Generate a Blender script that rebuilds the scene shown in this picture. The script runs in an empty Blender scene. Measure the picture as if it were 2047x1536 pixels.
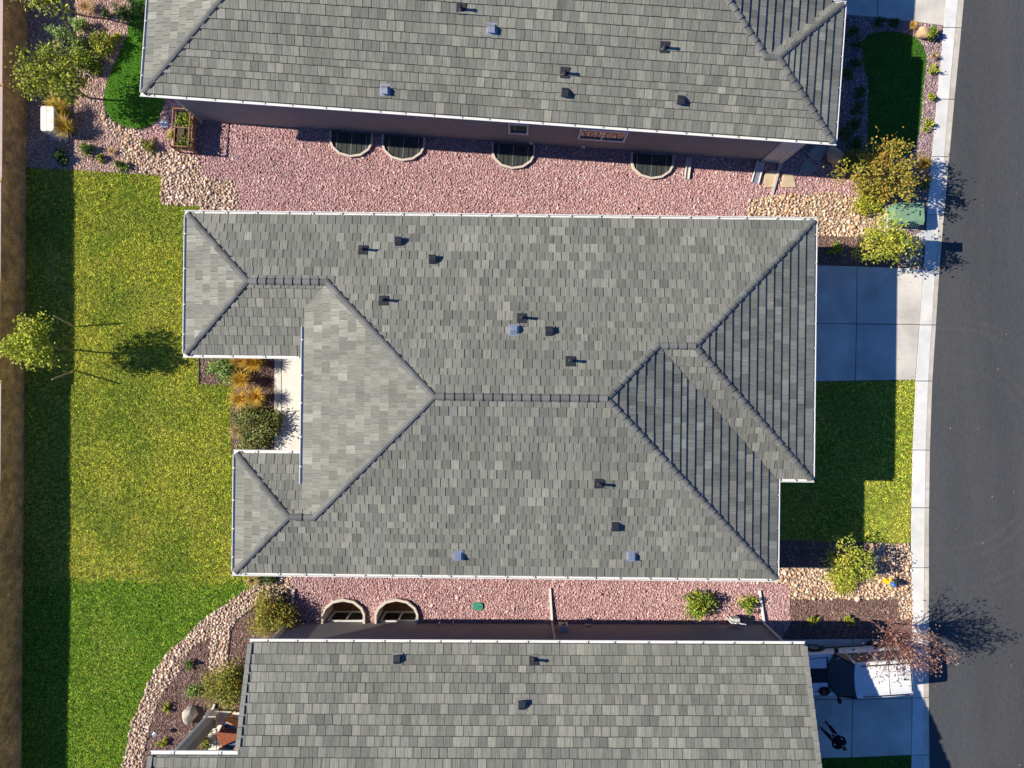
import bpy, bmesh, math, random
import numpy as np
from mathutils import Vector, Matrix
from mathutils.geometry import delaunay_2d_cdt

# ------------------------------------------------------------------ camera
H, F, CX, CY = 30.0, 1400.0, 1023.5, 768.0
scene = bpy.context.scene
C = scene.collection
cam_d = bpy.data.cameras.new('camera')
cam_d.sensor_width = 36.0
cam_d.lens = 36.0 * F / 2047.0
cam_d.clip_start = 0.1
cam_d.clip_end = 5000
cam = bpy.data.objects.new('camera', cam_d)
cam.location = (0, 0, H)
C.objects.link(cam)
scene.camera = cam
scene.render.resolution_x, scene.render.resolution_y = 1024, 768

# ------------------------------------------------------------------ light
SUN_EL, SUN_AZ = math.radians(35.5), math.radians(5.1)   # the light travels towards +x and a little -y
world = bpy.data.worlds.new('World')
scene.world = world
world.use_nodes = True
nt = world.node_tree
bg = nt.nodes['Background']
sky = nt.nodes.new('ShaderNodeTexSky')
sky.sky_type = 'NISHITA'
sky.sun_disc = False
sky.sun_elevation = SUN_EL
sky.sun_rotation = math.radians(275)
sky.altitude = 1600
sky.air_density = 1.0
sky.dust_density = 0.2
sky.ozone_density = 10.0
tnt = nt.nodes.new('ShaderNodeMix'); tnt.data_type = 'RGBA'; tnt.blend_type = 'MULTIPLY'; tnt.inputs[0].default_value = 1.0
tnt.inputs[7].default_value = (.76, 1.0, 1.22, 1.0)          # clear, deep blue high-altitude sky, the same in every direction
nt.links.new(sky.outputs[0], tnt.inputs[6])
nt.links.new(tnt.outputs[2], bg.inputs[0])
bg.inputs[1].default_value = 0.08
sun_d = bpy.data.lights.new('sun', 'SUN')
sun_d.energy = 5.0
sun_d.angle = math.radians(0.5)
sun_d.color = (1.0, 0.93, 0.80)
sun = bpy.data.objects.new('sun', sun_d)
dvec = Vector((math.cos(SUN_AZ) * math.cos(SUN_EL), -math.sin(SUN_AZ) * math.cos(SUN_EL), -math.sin(SUN_EL)))
sun.rotation_euler = dvec.to_track_quat('-Z', 'Y').to_euler()
sun.location = (-40, 5, 40)
C.objects.link(sun)
scene.view_settings.view_transform = 'Standard'
scene.view_settings.look = 'None'
scene.view_settings.gamma = 1.0
scene.view_settings.exposure = 0.63
scene.render.engine = 'CYCLES'
scene.cycles.max_bounces = 6
scene.cycles.transparent_max_bounces = 8

rng = np.random.default_rng(7)
rnd = random.Random(11)

# ------------------------------------------------------------------ geometry helpers
def G(px, py, z=0.0):
    """Point of the place seen at a photograph pixel, at height z."""
    return Vector(((px - CX) / F * (H - z), (CY - py) / F * (H - z), z))

def PX(p):
    s = F / (H - p[2])
    return (CX + p[0] * s, CY - p[1] * s)

def gpoly(pts, z=0.0):
    return [(G(x, y, z).x, G(x, y, z).y) for x, y in pts]

def inside(P, poly):
    """vectorised even-odd test"""
    P = np.asarray(P); x, y = P[:, 0], P[:, 1]
    r = np.zeros(len(P), bool)
    n = len(poly)
    for i in range(n):
        x1, y1 = poly[i]; x2, y2 = poly[(i + 1) % n]
        if y1 == y2: continue
        c = (y1 > y) != (y2 > y)
        xi = (x2 - x1) * (y - y1) / (y2 - y1) + x1
        r ^= c & (x < xi)
    return r

def area(poly):
    a = 0
    for i in range(len(poly)):
        x1, y1 = poly[i]; x2, y2 = poly[(i + 1) % len(poly)]
        a += x1 * y2 - x2 * y1
    return a / 2

def smooth_poly(pts, it=2):
    for _ in range(it):
        q = []
        for i in range(len(pts)):
            a = pts[i]; b = pts[(i + 1) % len(pts)]
            q.append((a[0] * .75 + b[0] * .25, a[1] * .75 + b[1] * .25))
            q.append((a[0] * .25 + b[0] * .75, a[1] * .25 + b[1] * .75))
        pts = q
    return pts

class MB:
    def __init__(s):
        s.v = []; s.f = []; s.m = []; s.c = []; s.t = []; s.col = (1, 1, 1, 1)
    def vert(s, p, t=(0, 0, 0)):
        s.v.append((p[0], p[1], p[2])); s.c.append(s.col); s.t.append(t)
        return len(s.v) - 1
    def face(s, idx, m=0):
        s.f.append(tuple(idx)); s.m.append(m)
    def poly(s, pts, m=0):
        s.face([s.vert(p) for p in pts], m)
    def box(s, c, size, rot=None, m=0, taper=1.0):
        """c centre, size full sizes, rot Matrix 3x3 or z angle"""
        if rot is None: R = Matrix.Identity(3)
        elif isinstance(rot, (int, float)): R = Matrix.Rotation(rot, 3, 'Z')
        else: R = rot
        hx, hy, hz = size[0] / 2, size[1] / 2, size[2] / 2
        c = Vector(c); ids = []
        for z in (-1, 1):
            k = taper if z > 0 else 1.0
            for x, y in ((-1, -1), (1, -1), (1, 1), (-1, 1)):
                ids.append(s.vert(c + R @ Vector((x * hx * k, y * hy * k, z * hz))))
        a = ids
        for q in ((3, 2, 1, 0), (4, 5, 6, 7), (0, 1, 5, 4), (1, 2, 6, 5), (2, 3, 7, 6), (3, 0, 4, 7)):
            s.face([a[i] for i in q], m)
    def beam(s, a, b, w, h, m=0, up=Vector((0, 0, 1))):
        a = Vector(a); b = Vector(b); d = (b - a); L = d.length; x = d.normalized()
        y = up.cross(x)
        if y.length < 1e-4: y = Vector((0, 1, 0)).cross(x)
        y.normalize(); z = x.cross(y)
        R = Matrix((x, y, z)).transposed()
        s.box((a + b) / 2, (L, w, h), R, m)
    def prism(s, poly, z0, z1, m=0, msides=None, bevel=0.0):
        if area(poly) < 0: poly = poly[::-1]
        n = len(poly)
        b = [s.vert((x, y, z0)) for x, y in poly]
        if bevel > 0:
            cx = sum(p[0] for p in poly) / n; cy = sum(p[1] for p in poly) / n
            mid = [s.vert((x, y, z1 - bevel)) for x, y in poly]
            t = []
            for x, y in poly:
                d = Vector((cx - x, cy - y)); L = max(d.length, 1e-6); d = d / L * min(bevel * 1.3, L * .5)
                t.append(s.vert((x + d.x, y + d.y, z1)))
            for i in range(n):
                j = (i + 1) % n
                s.face((b[i], b[j], mid[j], mid[i]), m if msides is None else msides)
                s.face((mid[i], mid[j], t[j], t[i]), m)
        else:
            t = [s.vert((x, y, z1)) for x, y in poly]
            for i in range(n):
                j = (i + 1) % n
                s.face((b[i], b[j], t[j], t[i]), m if msides is None else msides)
        s.face(t, m); s.face(b[::-1], m)
    def tube(s, pts, rad, n=6, m=0, caps=True):
        pts = [Vector(p) for p in pts]
        if not isinstance(rad, (list, tuple)): rad = [rad] * len(pts)
        rings = []
        prev = None
        for i, p in enumerate(pts):
            d = (pts[min(i + 1, len(pts) - 1)] - pts[max(i - 1, 0)])
            if d.length < 1e-7: d = Vector((0, 0, 1))
            d.normalize()
            up = Vector((0, 0, 1)) if abs(d.z) < .95 else Vector((1, 0, 0))
            x = up.cross(d).normalized(); y = d.cross(x)
            rings.append([s.vert(p + (x * math.cos(2 * math.pi * k / n) + y * math.sin(2 * math.pi * k / n)) * rad[i]) for k in range(n)])
        for a, b in zip(rings, rings[1:]):
            for k in range(n):
                s.face((a[k], a[(k + 1) % n], b[(k + 1) % n], b[k]), m)
        if caps:
            s.face(rings[0][::-1], m); s.face(rings[-1], m)
    def extrude_profile(s, prof, a, b, out, m=0):
        """prof: (o, z) closed profile; a,b end points; out = outward unit vector (xy)"""
        a = Vector(a); b = Vector(b)
        A = [s.vert(a + out * o + Vector((0, 0, z))) for o, z in prof]
        B = [s.vert(b + out * o + Vector((0, 0, z))) for o, z in prof]
        n = len(prof)
        for i in range(n):
            j = (i + 1) % n
            s.face((A[i], A[j], B[j], B[i]), m)
        s.face(A[::-1], m); s.face(B, m)
    def build(s, name, mats, parent=None, smooth=False, kind=None, fixn=True):
        me = bpy.data.meshes.new(name)
        me.from_pydata(s.v, [], s.f)
        if not isinstance(mats, (list, tuple)): mats = [mats]
        for mt in mats: me.materials.append(M[mt] if isinstance(mt, str) else mt)
        me.polygons.foreach_set('material_index', s.m)
        ca = me.color_attributes.new('tint', 'FLOAT_COLOR', 'POINT')
        ca.data.foreach_set('color', np.array(s.c, np.float32).ravel())
        if any(t != (0, 0, 0) for t in s.t):
            ta = me.attributes.new('tuv', 'FLOAT_VECTOR', 'POINT')
            ta.data.foreach_set('vector', np.array(s.t, np.float32).ravel())
        if fixn:
            bm = bmesh.new(); bm.from_mesh(me)
            bmesh.ops.recalc_face_normals(bm, faces=bm.faces)
            bm.to_mesh(me); bm.free()
        if smooth:
            me.polygons.foreach_set('use_smooth', [True] * len(me.polygons))
        me.update()
        return link(name, me, parent, kind)

def link(name, me, parent=None, kind=None):
    o = bpy.data.objects.new(name, me)
    C.objects.link(o)
    if parent is not None: attach(o, parent)
    if kind: o['kind'] = kind
    return o

def attach(o, parent):
    o.parent = parent
    # every root is a plain translation, every part keeps its mesh in place-coordinates
    o.matrix_parent_inverse = wmat(parent).inverted()

def wmat(o):
    if o.parent is None: return o.matrix_basis.copy()
    return wmat(o.parent) @ o.matrix_parent_inverse @ o.matrix_basis

def npmesh(name, V, T, cols, mat, parent=None, kind=None, smooth=False, tuv=None):
    """big triangle / quad meshes straight from numpy"""
    me = bpy.data.meshes.new(name)
    V = np.asarray(V, np.float32); T = np.asarray(T, np.int32); k = T.shape[1]
    me.vertices.add(len(V)); me.vertices.foreach_set('co', V.ravel())
    me.loops.add(T.size); me.loops.foreach_set('vertex_index', T.ravel())
    me.polygons.add(len(T))
    me.polygons.foreach_set('loop_start', np.arange(0, T.size, k, dtype=np.int32))
    me.polygons.foreach_set('loop_total', np.full(len(T), k, np.int32))
    if smooth: me.polygons.foreach_set('use_smooth', np.ones(len(T), bool))
    me.update(calc_edges=True)
    ca = me.color_attributes.new('tint', 'FLOAT_COLOR', 'POINT')
    c4 = np.ones((len(V), 4), np.float32); c4[:, :3] = cols
    ca.data.foreach_set('color', c4.ravel())
    for mt in (mat if isinstance(mat, (list, tuple)) else [mat]): me.materials.append(M[mt])
    return link(name, me, parent, kind)

def sheet(name, poly, z, mat, holes=(), kind='structure', parent=None, uneven=0.0):
    pts = []; edges = []
    for ring in [poly] + list(holes):
        b = len(pts)
        pts += [Vector(p) for p in ring]
        edges += [(b + i, b + (i + 1) % len(ring)) for i in range(len(ring))]
    v, e, f, *_ = delaunay_2d_cdt(pts, edges, [], 0, 1e-5)
    cen = np.array([[(v[t[0]].x + v[t[1]].x + v[t[2]].x) / 3, (v[t[0]].y + v[t[1]].y + v[t[2]].y) / 3] for t in f])
    keep = inside(cen, poly)
    for h in holes: keep &= ~inside(cen, h)
    mb = MB()
    for p in v: mb.vert((p.x, p.y, z))
    for t, k in zip(f, keep):
        if k:
            a, b, c = (v[i] for i in t)
            cr = (b.x - a.x) * (c.y - a.y) - (b.y - a.y) * (c.x - a.x)
            mb.face(t if cr > 0 else t[::-1])
    return mb.build(name, mat, parent, kind=kind, fixn=False)

def thing(name, label, cat, loc=(0, 0, 0), group=None):
    o = bpy.data.objects.new(name, None)
    o.empty_display_size = 0.2
    o.location = loc
    C.objects.link(o)
    o['label'] = label; o['category'] = cat
    if group: o['group'] = group
    return o

def tag(o, label, cat, group=None, kind=None):
    o['label'] = label; o['category'] = cat
    if group: o['group'] = group
    if kind: o['kind'] = kind
    return o

# ------------------------------------------------------------------ materials
M = {}
def mat(name, col, rough=.8, var=.15, scale=6.0, fine=60.0, finevar=.1, bump=0.0, bscale=40.0, attr=False,
        metallic=0.0, spec=.3, second=None, sscale=.6, slo=.45, shi=.6, stretch=None, translucent=0.0, coat=0.0):
    m = bpy.data.materials.new(name); m.use_nodes = True
    n = m.node_tree.nodes; l = m.node_tree.links
    b = n['Principled BSDF']
    b.inputs['Roughness'].default_value = rough
    b.inputs['Metallic'].default_value = metallic
    b.inputs['Specular IOR Level'].default_value = spec
    if coat: b.inputs['Coat Weight'].default_value = coat
    geo = n.new('ShaderNodeNewGeometry')
    pos = geo.outputs['Position']
    if stretch:
        mp = n.new('ShaderNodeMapping'); mp.inputs['Scale'].default_value = stretch
        l.new(pos, mp.inputs['Vector']); pos = mp.outputs[0]
    def noise(sc, det=4.0):
        t = n.new('ShaderNodeTexNoise'); t.inputs['Scale'].default_value = sc; t.inputs['Detail'].default_value = det
        l.new(pos, t.inputs['Vector']); return t.outputs['Fac']
    def mixc(a, bb, fac, mode='MIX'):
        x = n.new('ShaderNodeMix'); x.data_type = 'RGBA'; x.blend_type = mode
        for sock, v in ((x.inputs[6], a), (x.inputs[7], bb), (x.inputs[0], fac)):
            if hasattr(v, 'links'): l.new(v, sock)
            else: sock.default_value = v
        return x.outputs[2]
    def rang(fac, lo, hi, a, bb):
        r = n.new('ShaderNodeMapRange'); r.inputs[1].default_value = lo; r.inputs[2].default_value = hi
        r.inputs[3].default_value = a; r.inputs[4].default_value = bb
        l.new(fac, r.inputs[0]); return r.outputs[0]
    c = (*col, 1.0)
    if second:
        c = mixc(c, (*second, 1.0), rang(noise(sscale, 6.0), slo, shi, 0, 1))
    if attr:
        at = n.new('ShaderNodeAttribute'); at.attribute_name = 'tint'
        c = mixc(c, at.outputs['Color'], 1.0, 'MULTIPLY')
    def valmul(c, f):
        cx = n.new('ShaderNodeCombineColor')
        for i in range(3): l.new(f, cx.inputs[i])
        return mixc(c, cx.outputs[0], 1.0, 'MULTIPLY')
    if var: c = valmul(c, rang(noise(scale), .3, .7, 1 - var, 1 + var))
    if finevar: c = valmul(c, rang(noise(fine, 2.0), .3, .7, 1 - finevar, 1 + finevar))
    if hasattr(c, 'links'): l.new(c, b.inputs['Base Color'])
    else: b.inputs['Base Color'].default_value = c
    if bump:
        bp = n.new('ShaderNodeBump'); bp.inputs['Strength'].default_value = bump; bp.inputs['Distance'].default_value = .02
        l.new(noise(bscale, 3.0), bp.inputs['Height']); l.new(bp.outputs[0], b.inputs['Normal'])
    if translucent:
        tr = n.new('ShaderNodeBsdfTranslucent'); mx = n.new('ShaderNodeMixShader'); mx.inputs[0].default_value = translucent
        l.new(c, tr.inputs[0]); l.new(b.outputs[0], mx.inputs[1]); l.new(tr.outputs[0], mx.inputs[2])
        l.new(mx.outputs[0], n['Material Output'].inputs[0])
    M[name] = m
    return m

def tile_material():
    m = mat('roof_tile', (1, 1, 1), rough=.75, var=.10, scale=.30, finevar=.0, attr=True, spec=.2)
    n = m.node_tree.nodes; l = m.node_tree.links
    b = n['Principled BSDF']
    src = b.inputs['Base Color'].links[0].from_socket
    at = n.new('ShaderNodeAttribute'); at.attribute_name = 'tuv'
    def streak(sc, lo, hi, a, bb, det=3.0):
        mp = n.new('ShaderNodeMapping'); mp.inputs['Scale'].default_value = sc
        l.new(at.outputs['Vector'], mp.inputs['Vector'])
        t = n.new('ShaderNodeTexNoise'); t.inputs['Scale'].default_value = 1.0; t.inputs['Detail'].default_value = det
        l.new(mp.outputs[0], t.inputs['Vector'])
        r = n.new('ShaderNodeMapRange'); r.inputs[1].default_value = lo; r.inputs[2].default_value = hi
        r.inputs[3].default_value = a; r.inputs[4].default_value = bb
        l.new(t.outputs['Fac'], r.inputs[0])
        return r.outputs[0]
    def mul(c, f):
        cx = n.new('ShaderNodeCombineColor')
        for i in range(3): l.new(f, cx.inputs[i])
        x = n.new('ShaderNodeMix'); x.data_type = 'RGBA'; x.blend_type = 'MULTIPLY'; x.inputs[0].default_value = 1.0
        l.new(c, x.inputs[6]); l.new(cx.outputs[0], x.inputs[7]); return x.outputs[2]
    c = mul(src, streak((38, 1.6, 9), .3, .7, .76, 1.20))
    c = mul(c, streak((14, 9, 5), .3, .7, .92, 1.08))
    l.new(c, b.inputs['Base Color'])
    bp = n.new('ShaderNodeBump'); bp.inputs['Strength'].default_value = .35; bp.inputs['Distance'].default_value = .012
    l.new(streak((45, 1.4, 9), .3, .7, 0, 1), bp.inputs['Height']); l.new(bp.outputs[0], b.inputs['Normal'])

tile_material()
mat('ridge_tile', (.125, .125, .115), .75, attr=True, var=.15, scale=3, bump=.3, bscale=30)
mat('roof_deck', (.19, .19, .18), .9, var=.1)
mat('gutter_white', (.70, .69, .66), .45, var=.05, finevar=.03, spec=.4)
mat('gutter_strap', (.12, .10, .09), .6, finevar=0)
mat('stucco', (.235, .222, .212), .92, var=.06, scale=1.5, finevar=.08, fine=90, bump=.4, bscale=120)
mat('stucco_light', (.52, .47, .42), .92, var=.05, finevar=.05, bump=.3, bscale=120)
mat('trim_white', (.66, .64, .6), .6, var=.04, finevar=.03)
mat('window_glass', (.015, .02, .025), .05, var=0, finevar=0, spec=.8)
mat('dark_metal', (.025, .027, .032), .5, var=.1, spec=.4)
mat('galvanised', (.5, .52, .55), .38, var=.15, scale=12, metallic=.7)
mat('soil', (.16, .12, .09), .95, var=.25, scale=3, bump=.4)
mat('lawn_soil', (.10, .155, .018), .95, var=.3, scale=5, second=(.24, .23, .05), sscale=.45, slo=.4, shi=.65)
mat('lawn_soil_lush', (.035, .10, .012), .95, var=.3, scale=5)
mat('grass_blade', (2.3, 2.12, 1.7), .7, var=.45, scale=6.0, finevar=0, attr=True, translucent=.25, spec=.2, second=(3.7, 2.8, 2.6), sscale=.33, slo=.36, shi=.56)
mat('lawn_soil_mid', (.075, .15, .016), .95, var=.3, scale=5)
mat('grass_blade_mid', (2.45, 2.4, 1.7), .7, var=.4, scale=6.0, finevar=0, attr=True, translucent=.25, spec=.2, second=(3.2, 2.6, 2.4), sscale=.30, slo=.50, shi=.68)
mat('lawn_soil_small', (.05, .14, .012), .95, var=.25, scale=5)
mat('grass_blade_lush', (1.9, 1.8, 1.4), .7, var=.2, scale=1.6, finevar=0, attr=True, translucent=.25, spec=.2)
mat('leaf', (1.55, 1.5, 1.35), .6, var=.12, scale=5, finevar=0, attr=True, translucent=.3, spec=.3)
mat('bark', (.17, .13, .10), .9, var=.2, scale=20, bump=.5)
mat('red_twig', (.20, .09, .075), .85, var=.2, scale=20)
mat('stake_wood', (.26, .20, .15), .85, var=.2, scale=15)
mat('gravel', (1, 1, 1), .9, var=.08, scale=.6, finevar=.12, fine=50, attr=True, spec=.2)
mat('gravel_base', (.30, .18, .17), .95, var=.35, scale=14, finevar=.3, fine=45, bump=.5)
mat('tan_base', (.26, .185, .155), .95, var=.35, scale=14, finevar=.3, fine=45, bump=.5)
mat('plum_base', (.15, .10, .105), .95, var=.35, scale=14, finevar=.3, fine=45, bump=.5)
mat('mulch_base', (.15, .092, .075), .95, var=.3, scale=20, finevar=.3, fine=60, bump=.6)
mat('rock_base', (.28, .21, .16), .95, var=.35, scale=10, finevar=.3, bump=.5)
mat('concrete', (.60, .56, .49), .85, attr=True, var=.15, scale=.9, finevar=.05, fine=30, second=(.49, .455, .405), sscale=.55, slo=.42, shi=.66, bump=.08)
mat('concrete_walk', (.66, .64, .60), .85, attr=True, var=.09, scale=2.0, finevar=.05, fine=30, second=(.58, .57, .54), sscale=.7, slo=.45, shi=.7, bump=.08)
mat('concrete_pan', (.57, .51, .43), .88, attr=True, var=.14, scale=2.5, finevar=.08, second=(.48, .42, .35), sscale=1.0, slo=.45, shi=.65, bump=.1)
mat('patio', (.70, .66, .58), .85, attr=True, var=.04, scale=2, finevar=.04, bump=.05)
mat('asphalt', (.058, .060, .063), .88, var=.20, scale=.22, finevar=.22, fine=55, second=(.076, .076, .077), sscale=.5, slo=.4, shi=.7, stretch=(1, .12, 1), spec=.35, bump=.25, bscale=70)
def tyre_arcs(m, centre, radii, width, amount):
    """pale turning marks worn into the road surface"""
    n = m.node_tree.nodes; l = m.node_tree.links; b = n['Principled BSDF']
    src = b.inputs['Base Color'].links[0].from_socket
    geo = n.new('ShaderNodeNewGeometry')
    d = n.new('ShaderNodeVectorMath'); d.operation = 'DISTANCE'; d.inputs[1].default_value = centre; l.new(geo.outputs['Position'], d.inputs[0])
    tot = None
    for r in radii:
        a = n.new('ShaderNodeMath'); a.operation = 'SUBTRACT'; l.new(d.outputs['Value'], a.inputs[0]); a.inputs[1].default_value = r
        a2 = n.new('ShaderNodeMath'); a2.operation = 'ABSOLUTE'; l.new(a.outputs[0], a2.inputs[0])
        mr = n.new('ShaderNodeMapRange'); mr.interpolation_type = 'SMOOTHSTEP'; mr.inputs[1].default_value = width; mr.inputs[2].default_value = 0; mr.inputs[3].default_value = 0; mr.inputs[4].default_value = 1
        l.new(a2.outputs[0], mr.inputs[0])
        if tot is None: tot = mr.outputs[0]
        else:
            x = n.new('ShaderNodeMath'); x.operation = 'MAXIMUM'; l.new(tot, x.inputs[0]); l.new(mr.outputs[0], x.inputs[1]); tot = x.outputs[0]
    ns = n.new('ShaderNodeTexNoise'); ns.inputs['Scale'].default_value = .7; l.new(geo.outputs['Position'], ns.inputs['Vector'])
    mr = n.new('ShaderNodeMapRange'); mr.inputs[1].default_value = .4; mr.inputs[2].default_value = .65; mr.inputs[4].default_value = amount; l.new(ns.outputs['Fac'], mr.inputs[0])
    f = n.new('ShaderNodeMath'); f.operation = 'MULTIPLY'; l.new(tot, f.inputs[0]); l.new(mr.outputs[0], f.inputs[1])
    mx = n.new('ShaderNodeMix'); mx.data_type = 'RGBA'; l.new(f.outputs[0], mx.inputs[0]); l.new(src, mx.inputs[6]); mx.inputs[7].default_value = (.13, .125, .115, 1)
    l.new(mx.outputs[2], b.inputs['Base Color'])
tyre_arcs(M['asphalt'], (18.6, -3.2, -.1), (3.9, 4.35, 5.6, 6.0), .15, .16)
tyre_arcs(M['asphalt'], (30.0, 6.0, -.1), (8.6, 10.3), .18, .12)
mat('fence_concrete', (.60, .34, .135), .95, var=.38, scale=2.6, finevar=.38, fine=16, second=(.43, .25, .11), sscale=.8, slo=.4, shi=.6, bump=.8, bscale=18)
mat('fence_cap', (.50, .37, .31), .9, var=.1, bump=.3)
mat('dry_ground', (.17, .15, .09), .95, var=.3, scale=.4)

mat('car_paint', (.72, .73, .72), .28, var=.02, finevar=0, spec=.5, coat=.6)
mat('car_black', (.02, .021, .024), .45, var=.05, finevar=0)
mat('car_glass', (.035, .055, .08), .08, var=0, finevar=0, spec=.9)
mat('tyre', (.02, .02, .021), .85, var=.1)
mat('rim_metal', (.42, .43, .45), .35, metallic=.7, var=.05)
mat('lamp_red', (.35, .02, .02), .25, var=0, finevar=0)
mat('lamp_clear', (.6, .62, .64), .12, var=0, finevar=0, spec=.7)
mat('plastic_cream', (.78, .74, .64), .5, var=.04, finevar=.02)
mat('transformer_green', (.18, .30, .19), .55, var=.07, scale=3, finevar=.04)
mat('mailbox_grey', (.50, .50, .49), .5, var=.05)
mat('hydrant_yellow', (.72, .46, .03), .45, var=.1, scale=20)
mat('hydrant_blue', (.06, .16, .42), .4, var=.05)
mat('valve_green', (.05, .26, .17), .6, var=.1)
mat('cedar', (.30, .165, .085), .8, var=.25, scale=9, stretch=(1, .3, 1), finevar=.15)
mat('orange_wood', (.50, .24, .08), .6, var=.2, scale=9)
mat('rust_wood', (.26, .075, .03), .55, var=.2, scale=9)
mat('cushion_blue', (.07, .12, .24), .9, var=.15, scale=8)
mat('dark_cloth', (.014, .015, .022), .9, var=.2, scale=12)
mat('denim', (.02, .024, .04), .9, var=.2, scale=12)
mat('skin', (.50, .30, .22), .55, var=.06)
mat('hair', (.07, .045, .03), .7, var=.2, scale=30)
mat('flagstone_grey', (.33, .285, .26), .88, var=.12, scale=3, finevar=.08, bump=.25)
mat('tile_edge_shade', (.085, .083, .075), .9, var=.1)  # tile butts and sides coloured darker, shade painted in to deepen course and joint lines
mat('boulder', (.46, .40, .31), .9, var=.25, scale=4, finevar=.15, fine=30, bump=.6, bscale=12)
mat('sandstone', (.56, .36, .20), .9, var=.2, scale=5, finevar=.12, bump=.5, bscale=14)
mat('flagstone', (.52, .40, .26), .88, var=.12, scale=3, finevar=.08, bump=.25)
mat('stone_white', (.70, .68, .63), .85, var=.08, scale=9)
mat('well_tan', (.58, .51, .43), .7, var=.06, scale=4)
mat('well_cover', (.045, .05, .045), .35, var=.15, scale=6, stretch=(6, 1, 1), spec=.5)
mat('well_floor', (.22, .12, .06), .95, var=.4, scale=10, bump=.8)
mat('downspout_tan', (.50, .45, .40), .6, var=.06)
mat('planter_soil', (.09, .06, .04), .95, var=.3, scale=20)
mat('red_dark', (.16, .05, .035), .8, var=.3, scale=14)
# ================================================================== the setting: ground, road, pavements, beds
WALK_L = [(1897, -120), (1891, 0), (1881, 100), (1872, 200), (1862, 312), (1853, 420), (1846, 540), (1838, 652), (1830, 760), (1824, 900), (1821, 1050), (1823, 1250), (1823, 1430), (1821, 1536), (1820, 1700)]
WALK_R = [(1923, -120), (1915, 0), (1905, 100), (1896, 200), (1887, 312), (1878, 420), (1869, 540), (1862, 652), (1855, 760), (1850, 900), (1848, 1050), (1846, 1250), (1846, 1430), (1846, 1536), (1845, 1700)]
PAN_R = [(1935, -120), (1927, 0), (1918, 100), (1908, 200), (1898, 312), (1888, 420), (1878, 540), (1871, 652), (1864, 760), (1859, 900), (1857, 1050), (1857, 1250), (1857, 1430), (1858, 1536), (1858, 1700)]
def xat(line, y):
    for (x1, y1), (x2, y2) in zip(line, line[1:]):
        if y1 <= y <= y2: return x1 + (x2 - x1) * (y - y1) / (y2 - y1)
    return line[0][0] if y < line[0][1] else line[-1][0]

def well_outline(cx, cy, up, w=45, d=50, z=0.0):
    """half-octagon seen from above, in ground pixels; up=-1 bulges towards the top of the photo"""
    pts = []
    for k in range(7):
        a = math.pi * k / 6
        pts.append((cx - w * math.cos(a), cy + up * d * (0.32 + 0.68 * math.sin(a)) if 0 < k < 6 else cy + up * d * .40))
    return [(cx - w, cy)] + pts + [(cx + w, cy)]

LOWER_WELLS = [(687.5, 1247), (793.5, 1247)]
holes = [gpoly(well_outline(x, y, -1, 40.5, 48)) for x, y in LOWER_WELLS]

big = 900.0
sheet('ground', [(-big, -big), (big, -big), (big, big), (-big, big)], -0.20, 'dry_ground', holes)
yard = gpoly([(-300, -500), (1905, -500)] + [(x + 3, y) for x, y in WALK_L] + [(1820, 2000), (-300, 2000)])
sheet('yard', yard, -0.012, 'soil', holes)

# road
edge = [(1975, -1500)] + PAN_R + [(1870, 3000)]
sheet('road', gpoly([(x - 4, y) for x, y in edge], -.008) + [(34.0, G(0, 3000).y), (34.0, G(0, -1500).y)], -0.008, 'asphalt')

# pavement slabs and gutter-pan segments, each a slab of its own
YC = [-118, -60, 56, 199, 314, 430, 540, 650, 762, 900, 1015, 1135, 1265, 1395, 1509, 1620, 1698]
walk = thing('sidewalk', 'x', 'x'); del walk['label']; del walk['category']; walk['kind'] = 'structure'
kerb = thing('kerb', 'x', 'x'); del kerb['label']; del kerb['category']; kerb['kind'] = 'structure'
def strip_slab(name, LA, LB, y0, y1, z0, z1, mt, parent, gap=.7, zb=None):
    n = 4; A = []; B = []
    for k in range(n + 1):
        y = y0 + gap + (y1 - y0 - 2 * gap) * k / n
        A.append((xat(LA, y) + gap * .4, y)); B.append((xat(LB, y) - gap * .4, y))
    mb = MB(); top = []; g_ = rnd.uniform(.92, 1.06); mb.col = (g_, g_, g_ * rnd.uniform(.97, 1.02), 1)
    for (xa, ya), (xb, yb) in zip(A, B):
        a = G(xa, ya); b = G(xb, yb)
        top.append((mb.vert((a.x, a.y, z1)), mb.vert((b.x, b.y, zb if zb is not None else z1)), mb.vert((a.x, a.y, z0)), mb.vert((b.x, b.y, z0))))
    for p, q in zip(top, top[1:]):
        mb.face((p[0], q[0], q[1], p[1])); mb.face((p[0], p[2], q[2], q[0])); mb.face((p[1], q[1], q[3], p[3]))
    mb.face((top[0][0], top[0][1], top[0][3], top[0][2])); mb.face((top[-1][0], top[-1][2], top[-1][3], top[-1][1]))
    return mb.build(name, mt, parent)
for y0, y1 in zip(YC, YC[1:]):
    strip_slab('slab', WALK_L, WALK_R, y0, y1, -.18, .03, 'concrete_walk', walk)
    strip_slab('kerb_segment', WALK_R, PAN_R, y0, y1, -.18, .018, 'concrete_pan', kerb, zb=.004)

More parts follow.
